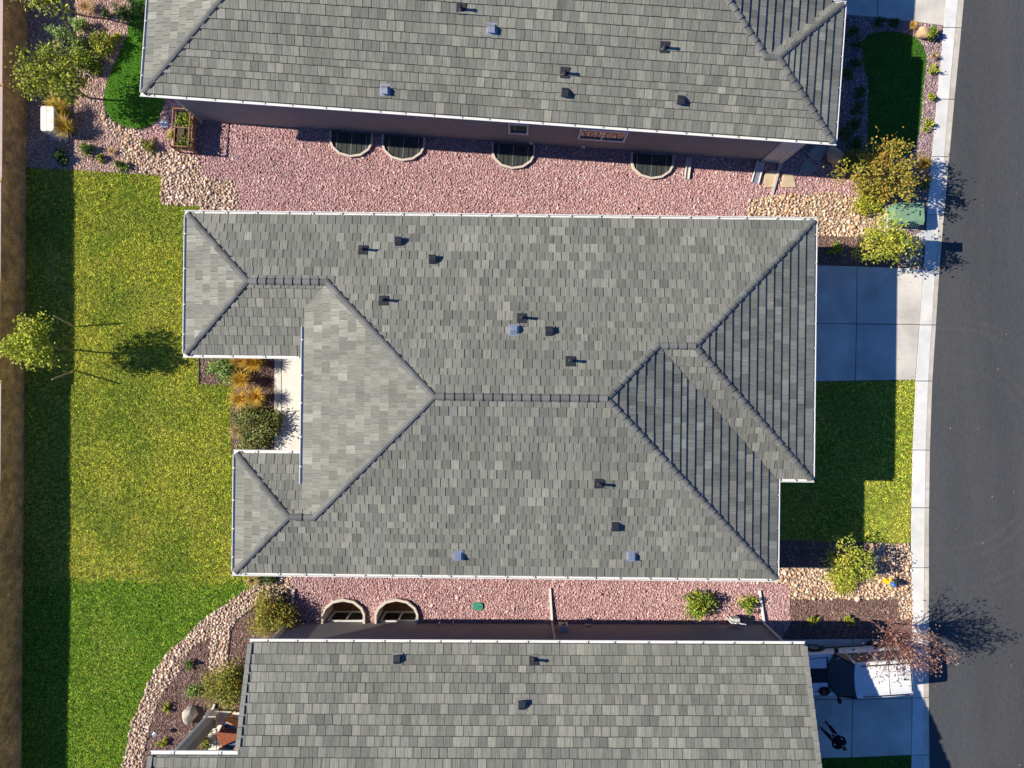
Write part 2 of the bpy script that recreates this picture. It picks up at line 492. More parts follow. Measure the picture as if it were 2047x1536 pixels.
# driveways, slab by slab
def driveway(cells, mt='concrete', name='driveway', z=.022):
    d = thing(name, 'x', 'x'); del d['label']; del d['category']; d['kind'] = 'structure'
    for c in cells:
        mb = MB(); g_ = rnd.uniform(.94, 1.06); mb.col = (g_, g_, g_, 1); mb.prism(gpoly(c), -.15, z, bevel=.008); mb.build('slab', mt, d)
g = .7
driveway([[(1560, 529), (1713 - g, 533), (1712 - g, 648 - g), (1560, 645)],
          [(1713 + g, 533), (1846 - g, 538), (1839 - g, 649 - g), (1712 + g, 648 - g)],
          [(1560, 645 + g), (1712 - g, 648 + g), (1709 - g, 761), (1560, 764)],
          [(1712 + g, 648 + g), (1838 - g, 649 + g), (1830 - g, 759), (1709 + g, 761)]])
driveway([[(1560, 1279), (1704 - g, 1278), (1704 - g, 1398 - g), (1560, 1398 - g)],
          [(1704 + g, 1278), (1823 - g, 1277), (1823 - g, 1396 - g), (1704 + g, 1398 - g)],
          [(1560, 1398 + g), (1704 - g, 1398 + g), (1702 - g, 1514), (1560, 1517)],
          [(1704 + g, 1398 + g), (1823 - g, 1396 + g), (1822 - g, 1509), (1702 + g, 1514)]])
driveway([[(1600, -80), (1755 - g, -80), (1754 - g, 35), (1600, 22)],
          [(1755 + g, -80), (1896 - g, -80), (1890 - g, 52), (1754 + g, 35)]])
# patios
driveway([[(549, 690), (563 - g, 690), (563 - g, 930), (549, 930)],
          [(563 + g, 690), (668, 690), (668, 822 - g), (563 + g, 822 - g)],
          [(563 + g, 822 + g), (668, 822 + g), (668, 930), (563 + g, 930)]], 'patio', 'patio', .035)
driveway([[(431, 1422), (520, 1422), (520, 1438), (431, 1438)],
          [(417, 1441), (433 - g, 1438 + g), (433 - g, 1560), (417, 1560)],
          [(433 + g, 1438 + g), (456 - g, 1438 + g), (456 - g, 1560), (433 + g, 1560)],
          [(456 + g, 1438 + g), (540, 1438 + g), (540, 1560), (456 + g, 1560)]], 'patio', 'patio', .035)

# ------------------------------------------------------------------ bed and lawn outlines (ground pixels)
LAWN_REAR = [(40, 335), (140, 340), (322, 352), (323, 409), (400, 413), (400, 715), (398, 716), (398, 769), (470, 772), (462, 830), (463, 905), (500, 905), (500, 1150), (540, 1156),
             (505, 1173), (477, 1189), (449, 1207), (412, 1233), (374, 1269), (335, 1305), (309, 1341), (291, 1380), (278, 1411), (263, 1449), (253, 1488), (242, 1540), (225, 1640), (20, 1640), (40, 1000)]
SEAM = [(505, 1172)] + [(x, 1165 + 5 * math.sin(x * .021) + rnd.uniform(-7, 7)) for x in range(490, 40, -9)] + [(30, 1160)]
LAWN_REAR_UP = [p for p in LAWN_REAR[:LAWN_REAR.index((505, 1173))]] + SEAM + [(40, 1000)]
LAWN_REAR_LOW = [(x, y + .5) for x, y in SEAM] + [(20, 1640)] + LAWN_REAR[LAWN_REAR.index((505, 1173)):LAWN_REAR.index((20, 1640))][::-1]
LAWN_SMALL = [(262, -90), (264, 0), (254, 76), (248, 84), (236, 114), (223, 142), (211, 173), (207, 198), (209, 218), (223, 239), (244, 251), (277, 259), (305, 249), (320, 234), (328, 203), (345, 190), (345, -90)]
LAWN_SHADE = smooth_poly([(1722, 83), (1732, 72), (1754, 64), (1789, 63), (1815, 68), (1834, 77), (1850, 99), (1853, 126), (1847, 160), (1842, 227), (1839, 262), (1826, 302), (1794, 320), (1740, 315), (1732, 278), (1735, 214), (1735, 166), (1727, 134), (1722, 101)], 1)
LAWN_FRONT = [(1480, 766), (1830, 761), (1824, 860), (1821, 1000), (1819, 1086), (1740, 1084), (1562, 1079), (1480, 1079)]
LAWN_CORNER = [(1560, 1518), (1702, 1515), (1821, 1510), (1820, 1650), (1560, 1650)]
ROCK_LEFT = [(197, 224), (212, 229), (231, 248), (258, 259), (282, 262), (283, 279), (289, 298), (308, 304), (345, 300), (363, 302), (401, 318), (406, 352), (432, 360), (470, 362), (476, 390), (474, 440), (400, 440), (400, 413), (323, 409), (322, 352), (276, 347), (266, 336), (253, 319), (248, 304), (244, 285), (231, 269), (210, 251), (198, 234)]
ROCK_CURVE = [(585, 1150), (583, 1178), (560, 1188), (518, 1204), (503, 1217), (472, 1240), (461, 1264), (457, 1300), (456, 1350), (418, 1350), (418, 1320), (421, 1276), (405, 1281), (387, 1292), (369, 1315), (358, 1344), (333, 1375), (317, 1403), (304, 1436), (294, 1475), (290, 1500), (284, 1540), (268, 1640),
              (225, 1640), (242, 1540), (253, 1488), (263, 1449), (278, 1411), (291, 1380), (309, 1341), (335, 1305), (374, 1269), (412, 1233), (449, 1207), (477, 1189), (505, 1173), (540, 1156), (545, 1140)]
ROCK_RIGHT = [(1497, 400), (1530, 392), (1600, 388), (1660, 384), (1720, 392), (1765, 405), (1790, 470), (1845, 470), (1840, 537), (1798, 534), (1796, 502), (1731, 498), (1728, 474), (1640, 472), (1590, 470), (1590, 480), (1480, 480)]
ROCK_FRONT = [(1500, 1134), (1660, 1134), (1740, 1130), (1738, 1086), (1819, 1089), (1822, 1130), (1824, 1237), (1798, 1237), (1797, 1198), (1578, 1198), (1576, 1166), (1500, 1166)]
MULCH_DRIVE = [(1560, 472), (1728, 474), (1731, 498), (1796, 502), (1798, 534), (1713, 532), (1560, 529)]
MULCH_FRONT = [(1480, 1081), (1738, 1086), (1740, 1130), (1660, 1134), (1480, 1134)]
MULCH_BAND = [(1578, 1198), (1797, 1198), (1798, 1237), (1823, 1238), (1823, 1276), (1560, 1278), (1580, 1250)]
MULCH_COURT = [(400, 690), (549, 690), (549, 925), (464, 925), (464, 771), (400, 768)]
MULCH_LOWER = [(583, 1180), (588, 1260), (560, 1330), (520, 1420), (431, 1421), (431, 1438), (417, 1440), (416, 1560), (420, 1640), (268, 1640), (284, 1540), (294, 1475), (304, 1436), (317, 1403), (333, 1375), (358, 1344), (369, 1315), (387, 1292), (405, 1281), (421, 1276), (418, 1320), (418, 1350), (456, 1350), (457, 1300), (461, 1264), (472, 1240), (503, 1217), (518, 1204), (560, 1188)]
GRAVEL_UP = [(290, 262), (305, 250), (320, 236), (330, 200), (420, 180), (900, 220), (1560, 300), (1600, 310), (1700, 345), (1720, 392), (1660, 384), (1600, 388), (1530, 392), (1497, 400), (1480, 480), (474, 440), (476, 390), (470, 362), (432, 360), (406, 352), (401, 318), (363, 302), (345, 300), (308, 304), (289, 298), (283, 279), (282, 262)]
GRAVEL_LOW = [(585, 1128), (1500, 1134), (1500, 1166), (1576, 1166), (1578, 1198), (1580, 1250), (1560, 1282), (1500, 1300), (600, 1300), (588, 1260), (583, 1180)]
GRAVEL_TAN = [(48, -90), (262, -90), (264, 0), (254, 76), (248, 84), (236, 114), (223, 142), (211, 173), (207, 198), (209, 218), (212, 229), (197, 224), (198, 234), (210, 251), (231, 269), (244, 285), (248, 304), (253, 319), (266, 336), (276, 348), (140, 340), (44, 335)]
GRAVEL_PLUM = [(1570, 20), (1757, 36), (1888, 53), (1881, 100), (1872, 200), (1862, 312), (1853, 420), (1846, 470), (1790, 470), (1765, 405), (1720, 392), (1700, 345), (1600, 310), (1560, 300)]

sheet('rear_lawn', gpoly(LAWN_REAR_UP), .004, 'lawn_soil')
sheet('rear_lawn', gpoly(LAWN_REAR_LOW), .004, 'lawn_soil_mid')
sheet('small_lawn', gpoly(smooth_poly(LAWN_SMALL, 1)), .012, 'lawn_soil_small')
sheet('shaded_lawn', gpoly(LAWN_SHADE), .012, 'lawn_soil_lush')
sheet('front_lawn', gpoly(LAWN_FRONT), .006, 'lawn_soil')
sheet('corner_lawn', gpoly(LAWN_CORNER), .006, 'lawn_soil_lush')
sheet('gravel_ground', gpoly(GRAVEL_UP), .0, 'gravel_base')
sheet('gravel_ground', gpoly(GRAVEL_LOW), .0, 'gravel_base', holes)
sheet('gravel_ground', gpoly(GRAVEL_TAN), .0, 'tan_base')
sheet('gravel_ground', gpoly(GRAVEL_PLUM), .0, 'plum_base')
for p in (ROCK_LEFT, ROCK_CURVE, ROCK_RIGHT, ROCK_FRONT): sheet('rock_ground', gpoly(p), .002, 'rock_base')
for p in (MULCH_DRIVE, MULCH_FRONT, MULCH_BAND, MULCH_COURT, MULCH_LOWER): sheet('mulch_ground', gpoly(p), .001, 'mulch_base')

# ------------------------------------------------------------------ scattered stuff
def scatter(poly_px, density, excl=(), jitter=.9):
    """jittered grid of points in a ground polygon, kept to the part the camera side of the place can see"""
    poly = gpoly(poly_px)
    a = np.array(poly); lo = np.maximum(a.min(0), [-24.5, -19.0]); hi = np.minimum(a.max(0), [24.5, 19.0])
    st = 1 / math.sqrt(density)
    xs = np.arange(lo[0], hi[0], st); ys = np.arange(lo[1], hi[1], st)
    gx, gy = np.meshgrid(xs, ys); gx = gx + (np.arange(len(ys)) % 2)[:, None] * st / 2
    P = np.stack([gx.ravel(), gy.ravel()], 1) + rng.uniform(-.5, .5, (gx.size, 2)) * st * jitter * 2
    k = inside(P, poly)
    for e in excl: k &= ~inside(P, e)
    return P[k]

ICO_T = None
def stone_template(sub):
    bm = bmesh.new(); bmesh.ops.create_icosphere(bm, subdivisions=sub, radius=1.0)
    bm.verts.ensure_lookup_table()
    V = np.array([v.co[:] for v in bm.verts]); T = np.array([[v.index for v in f.verts] for f in bm.faces]); bm.free()
    return V, T
CUBE_V = np.array([[-1, -1, -1], [1, -1, -1], [1, 1, -1], [-1, 1, -1], [-.75, -.75, 1], [.75, -.75, 1], [.75, .75, 1], [-.75, .75, 1]], float)
CUBE_T = np.array([[4, 5, 6], [4, 6, 7], [0, 1, 5], [0, 5, 4], [1, 2, 6], [1, 6, 5], [2, 3, 7], [2, 7, 6], [3, 0, 4], [3, 4, 7]])

def stones(name, P, size, palette, label, cat, template='cube', flat=.55, elong=.35, z=.0, jit=.26, sink=.35, mt='gravel', weights=None, tilt=.4, tone=1.0):
    n = len(P)
    V0, T0 = (CUBE_V, CUBE_T) if template == 'cube' else stone_template(1 if template == 'ico' else 2)
    m = len(V0)
    s = size * np.exp(rng.normal(0, .28, n))
    sc = np.stack([s * (1 + rng.uniform(0, elong, n)), s * (1 - rng.uniform(0, elong, n)), s * flat * rng.uniform(.7, 1.2, n)], 1)
    V = V0[None] * (1 + rng.uniform(-jit, jit, (n, m, 3))) * sc[:, None]
    # random tilt then spin
    ax = rng.uniform(-tilt, tilt, n); ay = rng.uniform(-tilt, tilt, n); az = rng.uniform(0, 2 * np.pi, n)
    def rot(V, a, i, j):
        c = np.cos(a)[:, None]; d = np.sin(a)[:, None]
        x = V[..., i] * c - V[..., j] * d; y = V[..., i] * d + V[..., j] * c
        V[..., i] = x; V[..., j] = y
    rot(V, ax, 1, 2); rot(V, ay, 0, 2); rot(V, az, 0, 1)
    V[..., 0] += P[:, None, 0]; V[..., 1] += P[:, None, 1]; V[..., 2] += (z + sc[:, 2] * (1 - sink))[:, None]
    T = (T0[None] + (np.arange(n) * m)[:, None, None]).reshape(-1, 3)
    pal = np.array(palette); ch = rng.choice(len(pal), n, p=weights)
    col = pal[ch] * np.exp(rng.normal(0, .16, n))[:, None] * tone
    o = npmesh(name, V.reshape(-1, 3), T, np.repeat(col, m, 0), mt, kind='stuff', smooth=(template != 'cube'))
    return tag(o, label, cat)

PINK = [(.515, .305, .292), (.44, .235, .228), (.61, .44, .422), (.335, .18, .182), (.55, .34, .312), (.485, .345, .342)]
TANP = [(.54, .37, .31), (.45, .29, .24), (.62, .47, .40), (.33, .21, .185), (.50, .32, .26)]
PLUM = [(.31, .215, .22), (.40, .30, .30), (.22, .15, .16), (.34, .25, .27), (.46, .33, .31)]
ROCK_TAN = [(.68, .52, .37), (.64, .45, .29), (.72, .60, .46), (.60, .38, .22), (.62, .44, .33), (.48, .34, .24), (.68, .53, .41)]
ROCK = [(.69, .55, .43), (.63, .46, .34), (.73, .62, .51), (.57, .39, .27), (.63, .46, .37), (.48, .36, .28), (.68, .55, .47)]
MULC = [(.22, .14, .115), (.17, .10, .083), (.27, .18, .15), (.13, .078, .064)]
stones('pink_gravel', scatter(GRAVEL_UP, 640), .0225, PINK, 'pink crushed gravel in the side yard beside the upper house', 'gravel')
stones('pink_gravel', scatter(GRAVEL_LOW, 640, holes), .0225, PINK, 'pink crushed gravel in the narrow side yard around the open window wells', 'gravel')
stones('tan_gravel', scatter(GRAVEL_TAN, 560), .0225, TANP, 'tan pink gravel in the corner planting bed by the fence', 'gravel')
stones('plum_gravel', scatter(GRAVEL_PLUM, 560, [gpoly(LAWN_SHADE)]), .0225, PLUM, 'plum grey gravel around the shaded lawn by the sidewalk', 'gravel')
for poly, lab in ((ROCK_LEFT, 'cream river rock strip between the small lawn and the pink gravel'),
                  (ROCK_CURVE, 'curved cream river rock border between rear lawn and mulch bed'),
                  (ROCK_RIGHT, 'tan river rock bed by the green utility box'),
                  (ROCK_FRONT, 'tan river rock bed around the yellow hydrant')):
    stones('river_rock', scatter(poly, 118, jitter=.55), .052, ROCK_TAN if poly in (ROCK_RIGHT, ROCK_FRONT) else ROCK, lab, 'river rock', template='ico', flat=.62, elong=.3, jit=.10, sink=.35, tilt=.35, tone=np.array([.93, .89, .85]))
for poly, lab in ((MULCH_DRIVE, 'dark brown mulch strip along the middle driveway'),
                  (MULCH_FRONT, 'dark mulch strip below the front lawn'),
                  (MULCH_BAND, 'brown mulch rectangle between river rock and the vehicle driveway'),
                  (MULCH_COURT, 'brown mulch bed with golden grasses beside the rear patio'),
                  (MULCH_LOWER, 'brown mulch bed inside the curved rock border')):
    stones('bark_mulch', scatter(poly, 480), .027, MULC, lab, 'mulch', flat=.35, elong=.65, jit=.3)

def grass(name, poly_px, dens, palette, label, mt, length=.075, width=.016, z=.004, weights=None):
    P = scatter(poly_px, dens, jitter=.95)
    n = len(P); P = P + rng.normal(0, .028, (n, 2))
    if 'rear lawn' in label: P = P + rng.normal(0, .13, (n, 2)) * (np.abs(P[:, 1] - G(0, 1165).y) < .9)[:, None]
    az = rng.uniform(0, 2 * np.pi, n); tl = rng.uniform(.35, 1.4, n)
    L = length * rng.uniform(.6, 1.35, n); W = width * rng.uniform(.7, 1.4, n)
    d = np.stack([np.cos(az) * np.sin(tl), np.sin(az) * np.sin(tl), np.cos(tl)], 1)
    sd = rng.uniform(0, 2 * np.pi, n)
    s = np.stack([-np.sin(sd), np.cos(sd), np.zeros(n)], 1) * W[:, None]
    b = np.concatenate([P, np.full((n, 1), z)], 1)
    V = np.stack([b - s, b + s, b + d * L[:, None]], 1).reshape(-1, 3)
    T = np.arange(3 * n).reshape(-1, 3)
    pal = np.array(palette); col = pal[rng.choice(len(pal), n, p=weights)] * np.exp(rng.normal(0, .15, n))[:, None]
    o = npmesh(name, V, T, np.repeat(col, 3, 0), mt, kind='stuff')
    return tag(o, label, 'grass')
GR = [(.115, .185, .018), (.15, .23, .025), (.085, .15, .015), (.20, .24, .035), (.24, .25, .055)]
GM = [(.085, .165, .014), (.12, .21, .018), (.06, .13, .010), (.16, .22, .03), (.20, .23, .05)]
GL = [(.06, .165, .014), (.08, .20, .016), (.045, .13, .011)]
GS = [(.085, .23, .014), (.115, .28, .018), (.065, .19, .012)]
grass('lawn_grass', LAWN_REAR_UP, 1050, GR, 'mown yellow green grass of the rear lawn behind the middle house', 'grass_blade', width=.02)
grass('lawn_grass', LAWN_REAR_LOW, 1050, GM, 'greener mown grass of the rear lawn beside the curved rock border', 'grass_blade_mid', width=.02)
grass('lawn_grass', LAWN_FRONT, 800, GR, 'mown grass of the front lawn beside the sidewalk', 'grass_blade', width=.02)
grass('lawn_grass', smooth_poly(LAWN_SMALL, 1), 1000, GS, 'lush dark grass of the small curved lawn in the corner', 'grass_blade_lush')
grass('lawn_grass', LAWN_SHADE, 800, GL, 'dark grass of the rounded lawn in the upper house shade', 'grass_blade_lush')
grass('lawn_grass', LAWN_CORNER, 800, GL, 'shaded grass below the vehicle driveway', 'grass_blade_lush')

# plastic bed edging
def edging(px, h=.05, lab='dark edging strip', w=.025):
    mb = MB()
    for a, b in zip(px, px[1:]): mb.beam(G(*a, h / 2), G(*b, h / 2), w, h)
    return tag(mb.build('bed_edging', 'dark_metal'), lab, 'edging')
edging([(583, 1181), (560, 1189), (518, 1204), (503, 1217), (472, 1240), (461, 1264), (457, 1300), (456, 1350)], lab='dark edging strip curving along the inner side of the rock border')
edging([(398, 700), (398, 769)], lab='dark edging strip between the lawn and the courtyard bed')

# ------------------------------------------------------------------ boundary wall on the far left
fence = thing('boundary_wall', 'long brown precast concrete boundary wall along the rear lawn', 'wall', G(45, 768))
ys = [-480, -180, 12, 198, 381, 572, 762, 955, 1150, 1345, 1540, 1740, 2040]
hs = [h_ + .04 for h_ in (1.38, 1.36, 1.40, 1.38, 1.42, 1.44, 1.34, 1.36, 1.38, 1.33, 1.40, 1.38)]
def fx(y): return 56 - 12 * (y / 1536)
for (y0, y1), h in zip(zip(ys, ys[1:]), hs):
    a = G(fx(y0), y0); b = G(fx(y1), y1)
    mb = MB(); p = [(a.x, a.y - .02), (b.x, b.y + .02), (b.x - .14, b.y + .02), (a.x - .14, a.y - .02)]
    mb.prism(p, -.3, h); pan = mb.build('panel', 'fence_concrete', fence)
    mb = MB(); p = [(a.x + .012, a.y - .03), (b.x + .012, b.y + .03), (b.x - .16, b.y + .03), (a.x - .16, a.y - .03)]
    mb.prism(p, h, h + .05, bevel=.01); mb.build('cap', 'fence_cap', pan)
    mb = MB(); mb.box((a.x - .06, a.y, h / 2 - .1), (.17, .17, h + .3)); mb.build('post', 'fence_concrete', fence)

# fallen leaves, too many and too small to count
def litter(n, x0, x1, y0, y1, z, label, cols):
    P = np.array([G(rng.uniform(x0, x1), rng.uniform(y0, y1))[:] for _ in range(n)]); P[:, 2] = z
    a = rng.uniform(0, 6.28, n); L = rng.uniform(.02, .042, n)[:, None]
    d = np.stack([np.cos(a), np.sin(a), rng.uniform(-.2, .2, n)], 1); s_ = np.stack([-np.sin(a), np.cos(a), rng.uniform(-.2, .2, n)], 1)
    up = np.array([0, 0, .02])
    V = np.stack([P - d * L, P + s_ * L * .5 + up, P + d * L, P - s_ * L * .5 + up], 1).reshape(-1, 3)
    T = np.arange(4 * n).reshape(-1, 4)
    tag(npmesh('fallen_leaves', V, T, np.repeat(np.array(cols)[rng.choice(len(cols), n)], 4, 0), 'leaf', kind='stuff'), label, 'leaves')
LC = [(.40, .34, .10), (.34, .22, .06), (.45, .38, .2), (.25, .15, .06)]
litter(26, 1862, 2047, 0, 1536, .002, 'scattered fallen leaves on the asphalt street', LC)
litter(110, 1562, 1700, 770, 1075, .05, 'scattered fallen leaves on the shaded front lawn', LC)
litter(30, 1640, 1835, 535, 755, .03, 'few fallen leaves on the middle driveway', LC)
litter(60, 420, 1750, 330, 425, .05, 'few fallen leaves on the upper side yard gravel', LC)
# ================================================================== houses
ZE, PITCH = 3.6, .34
EXP, TW = .338, .312                      # course exposure (plan) and tile width
TH = .043

def clip_convex(poly, rect):
    """Sutherland-Hodgman of poly (any) against the rectangle s0,s1,t0,t1"""
    s0, s1, t0, t1 = rect
    def cut(P, f):
        Q = []
        for i in range(len(P)):
            a = P[i]; b = P[(i + 1) % len(P)]; fa = f(a); fb = f(b)
            if fa >= 0: Q.append(a)
            if (fa > 0 > fb) or (fa < 0 < fb):
                k = fa / (fa - fb); Q.append((a[0] + (b[0] - a[0]) * k, a[1] + (b[1] - a[1]) * k))
        return Q
    P = poly
    for f in (lambda p: p[0] - s0, lambda p: s1 - p[0], lambda p: p[1] - t0, lambda p: t1 - p[1]):
        P = cut(P, f)
        if len(P) < 3: return []
    Q = []
    for p in P:
        if not Q or abs(p[0] - Q[-1][0]) + abs(p[1] - Q[-1][1]) > 1e-5: Q.append(p)
    if len(Q) > 2 and abs(Q[0][0] - Q[-1][0]) + abs(Q[0][1] - Q[-1][1]) < 1e-5: Q.pop()
    return Q if len(Q) > 2 and abs(area(Q)) > 4e-4 else []

TINTS = [(0.1879, 0.1879, 0.1581), (0.2046, 0.2046, 0.1693), (0.1767, 0.1748, 0.1488), (0.2213, 0.2195, 0.1767), (0.1618, 0.159, 0.1358), (0.1972, 0.1953, 0.1655), (0.1786, 0.1804, 0.1507), (0.2325, 0.2288, 0.1906), (0.1711, 0.1683, 0.1414)]

class House:
    def __init__(s, name, label, th, loc, lift=TH, gap=.013):
        s.lift = lift; s.gap = gap
        s.root = thing(name, label, 'house', loc)
        s.th = th; s.c, s.s = math.cos(th), math.sin(th)
        s.faces = []; s.field = MB(); s.full = []; s.roof = None
    def W(s, u, v, z): return Vector((u * s.c - v * s.s, u * s.s + v * s.c, z))
    def D(s, u, v): return Vector((u * s.c - v * s.s, u * s.s + v * s.c, 0))
    def L(s, px, py, z=ZE):
        p = G(px, py, z); return (p.x * s.c + p.y * s.s, -p.x * s.s + p.y * s.c)
    def face(s, poly, d, e0, z0=ZE, tiles=True):
        """poly in plan, d = upslope direction in plan, e0 = d . eave line"""
        if area(poly) < 0: poly = poly[::-1]
        s.faces.append((poly, d, e0, z0, tiles))
    def zat(s, f, u, v): return f[3] + PITCH * (u * f[1][0] + v * f[1][1] - f[2])
    def hit(s, px, py):
        """where the sight line through a pixel meets this roof"""
        best = None
        for f in s.faces:
            z = 4.5
            for _ in range(25):
                u, v = s.L(px, py, z); z = s.zat(f, u, v)
            u, v = s.L(px, py, z)
            if inside([(u, v)], f[0])[0] and (best is None or z > best[2]): best = (u, v, z, f)
        return best
    def deck(s):
        mb = MB()
        for poly, d, e0, z0, _ in s.faces:
            f = (poly, d, e0, z0)
            top = [mb.vert(s.W(u, v, s.zat(f, u, v) - .015)) for u, v in poly]
            bot = [mb.vert(s.W(u, v, s.zat(f, u, v) - .16)) for u, v in poly]
            n = len(poly); mb.face(top); mb.face(bot[::-1])
            for i in range(n): mb.face((bot[i], bot[(i + 1) % n], top[(i + 1) % n], top[i]))
        s.roof = mb.build('roof', 'roof_deck', s.root)
    def tile_faces(s, seed):
        r = random.Random(seed)
        cand = []
        k = math.sqrt(1 + PITCH ** 2)
        for poly, d, e0, z0, tiles in s.faces:
            if not tiles: continue
            f = (poly, d, e0, z0)
            side = (d[1], -d[0])                         # s axis: to the right when looking upslope
            P = [(u * side[0] + v * side[1], u * d[0] + v * d[1] - e0) for u, v in poly]
            smin = min(p[0] for p in P); smax = max(p[0] for p in P); tmax = max(p[1] for p in P); tmin = min(p[1] for p in P)
            # stretch the polygon 4 cm past the eave so the first course overhangs the gutter
            P = [(a, b - .045 if b < tmin + .01 else b) for a, b in P]
            def back(a, b, w=0.0, side=side, d=d, e0=e0, z0=z0):
                u = side[0] * a + d[0] * (b + e0); v = side[1] * a + d[1] * (b + e0)
                return s.W(u, v, z0 + PITCH * b + w)
            t = tmin - .045; row = 0; off = 0
            while t < tmax - .02:
                ex = EXP + (.045 if row == 0 else 0)
                if row > 1 and r.random() < .10: ex *= .72
                off = (off + TW * (.5 + r.uniform(-.05, .05))) % TW
                a = smin - TW + off - r.uniform(0, .01)
                while a < smax:
                    w = TW * r.uniform(.975, 1.025)
                    gap = s.gap + (.008 if r.random() < .35 else 0)
                    lee = d[0] < -.5                      # slopes turned away from the sun: tight joints, straight butts
                    sunny = d[0] > .5                     # slopes facing the sun lie flat and tight
                    if lee: gap = .003
                    if sunny: gap = .009
                    jt = r.uniform(0, .003 if lee else .012) if row else 0
                    rect = (a + gap, a + w - gap * .3, t + jt, t + ex + .03)
                    Q = clip_convex(P, rect)
                    a += w
                    if not Q: continue
                    cx = sum(q[0] for q in Q) / len(Q); cy = sum(q[1] for q in Q) / len(Q)
                    x, y = PX(back(cx, cy))
                    if not (-330 < x < 2380 and -420 < y < 1960): continue
                    lift = (max(s.lift, .052) + r.uniform(-.001, .001)) if lee else (.030 + r.uniform(-.003, .004)) if sunny else s.lift + r.uniform(-.004, .006); skew = 0 if lee else r.uniform(-.005, .005)
                    tint = r.choice(TINTS); g = math.exp(r.gauss(0, .085)); tint = (tint[0] * g, tint[1] * g, tint[2] * g, 1)
                    fullt = abs(abs(area(Q)) - (rect[1] - rect[0]) * (rect[3] - rect[2])) < 1e-4
                    item = (Q, back, t + jt, ex, lift, skew, tint, a - w, (r.uniform(0, 50), r.uniform(0, 50)))
                    if fullt and row and 40 < x < 2000 and 40 < y < 1500: cand.append((-(back(cx, cy).z), item, d, side))
                    else: s.emit(s.field, item)
                t += ex; row += 1
        r.shuffle(cand); cand.sort(key=lambda q: round(q[0], 1))
        for _, item, d, side in cand[300:]: s.emit(s.field, item)
        s.singles = cand[:300]
    def emit(s, mb, item):
        Q, back, t0, ex, lift, skew, tint, a0, uv = item
        if area(Q) < 0: Q = Q[::-1]
        mb.col = tint
        top = []; bot = []
        for a, b in Q:
            k = (b - t0) / ex
            w = lift * (1 - k) + .010 * k + skew * (a - a0) / TW
            tuv = (a - a0 + uv[0], b - t0 + uv[1], uv[0])
            top.append(mb.vert(back(a, b, w), tuv)); bot.append(mb.vert(back(a, b, -.012), tuv))
        n = len(Q); mb.face(top)
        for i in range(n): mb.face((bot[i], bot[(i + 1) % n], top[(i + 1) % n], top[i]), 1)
    def finish_tiles(s, seed):
        s.tile_faces(seed)
        s.field.build('roof_tile_field', ['roof_tile', 'tile_edge_shade'], s.roof, kind='stuff', fixn=False)
        # single tiles share a pool of meshes; each is placed as an object of its own
        pool = {}
        r = random.Random(seed + 5)
        for _, item, d, side in s.singles:
            Q, back, t0, ex, lift, skew, tint, a0, uv = item
            key = (round(ex, 3), r.randrange(20))
            s0 = min(q[0] for q in Q); s1 = max(q[0] for q in Q); tt = min(q[1] for q in Q)
            if key not in pool:
                mb = MB(); w = s1 - s0
                loc = [(s0, tt), (s1, tt), (s1, tt + ex + .03), (s0, tt + ex + .03)]
                def bk(a, b, ww=0.0): return Vector((a, b, PITCH * b + ww))
                it = ([(0, 0), (w, 0), (w, ex + .03), (0, ex + .03)], bk, 0, ex, lift, skew, tint, 0, uv)
                House.emit(s, mb, it)
                me_o = mb.build('tile', ['roof_tile', 'tile_edge_shade'], None, fixn=False)
                pool[key] = (me_o.data, w); bpy.data.objects.remove(me_o)
            me, w = pool[key]
            o = bpy.data.objects.new('tile', me); C.objects.link(o)
            p = back(s0, tt)
            X = s.D(*side); Y = s.D(*d)
            m = Matrix(((X.x * (s1 - s0) / w, Y.x, 0, p.x), (X.y * (s1 - s0) / w, Y.y, 0, p.y), (0, 0, 1, p.z), (0, 0, 0, 1)))
            attach(o, s.roof); o.matrix_basis = m
    def wall(s, rects, mt='stucco', z1=3.5):
        out = []
        for u0, v0, u1, v1 in rects:
            mb = MB()
            q = [s.W(u, v, 0) for u, v in ((u0, v0), (u1, v0), (u1, v1), (u0, v1))]
            mb.prism([(p.x, p.y) for p in q], -1.9, z1)
            out.append(mb.build('wall', mt, s.root))
        return out
    def gutter(s, a, b, out, z=ZE, hang=1.05, label=None):
        """a,b in plan; out = outward direction in plan"""
        o = s.D(*out); A = s.W(*a, z - .02); B = s.W(*b, z - .02)
        prof = [(-.02, .0), (-.02, -.12), (.12, -.12), (.165, -.02), (.165, .02), (.140, .02), (.137, -.01), (.125, -.045), (-.008, -.045), (-.008, .0)]
        mb = MB(); mb.extrude_profile(prof, A, B, o)
        gobj = mb.build('gutter', 'gutter_white', s.root)
        L = (B - A).length; n = max(1, int(L / hang)); dr = (B - A).normalized()
        me = None
        for i in range(n):
            p = A + dr * (L * (i + .5) / n + rnd.uniform(-.12, .12))
            x, y = PX(p)
            if not (-60 < x < 2110 and -60 < y < 1600): continue
            if me is None:
                m2 = MB(); m2.beam((0, 0, 0), o * .128, .026, .012); m2.box(o * .118 + Vector((0, 0, .008)), (.05, .05, .016), m=1)
                t = m2.build('gutter_hanger', ['gutter_strap', 'trim_white'], None); me = t.data; bpy.data.objects.remove(t)
            h = bpy.data.objects.new('gutter_hanger', me); C.objects.link(h)
            attach(h, gobj); h.matrix_basis = Matrix.Translation(p + Vector((0, 0, .015)))
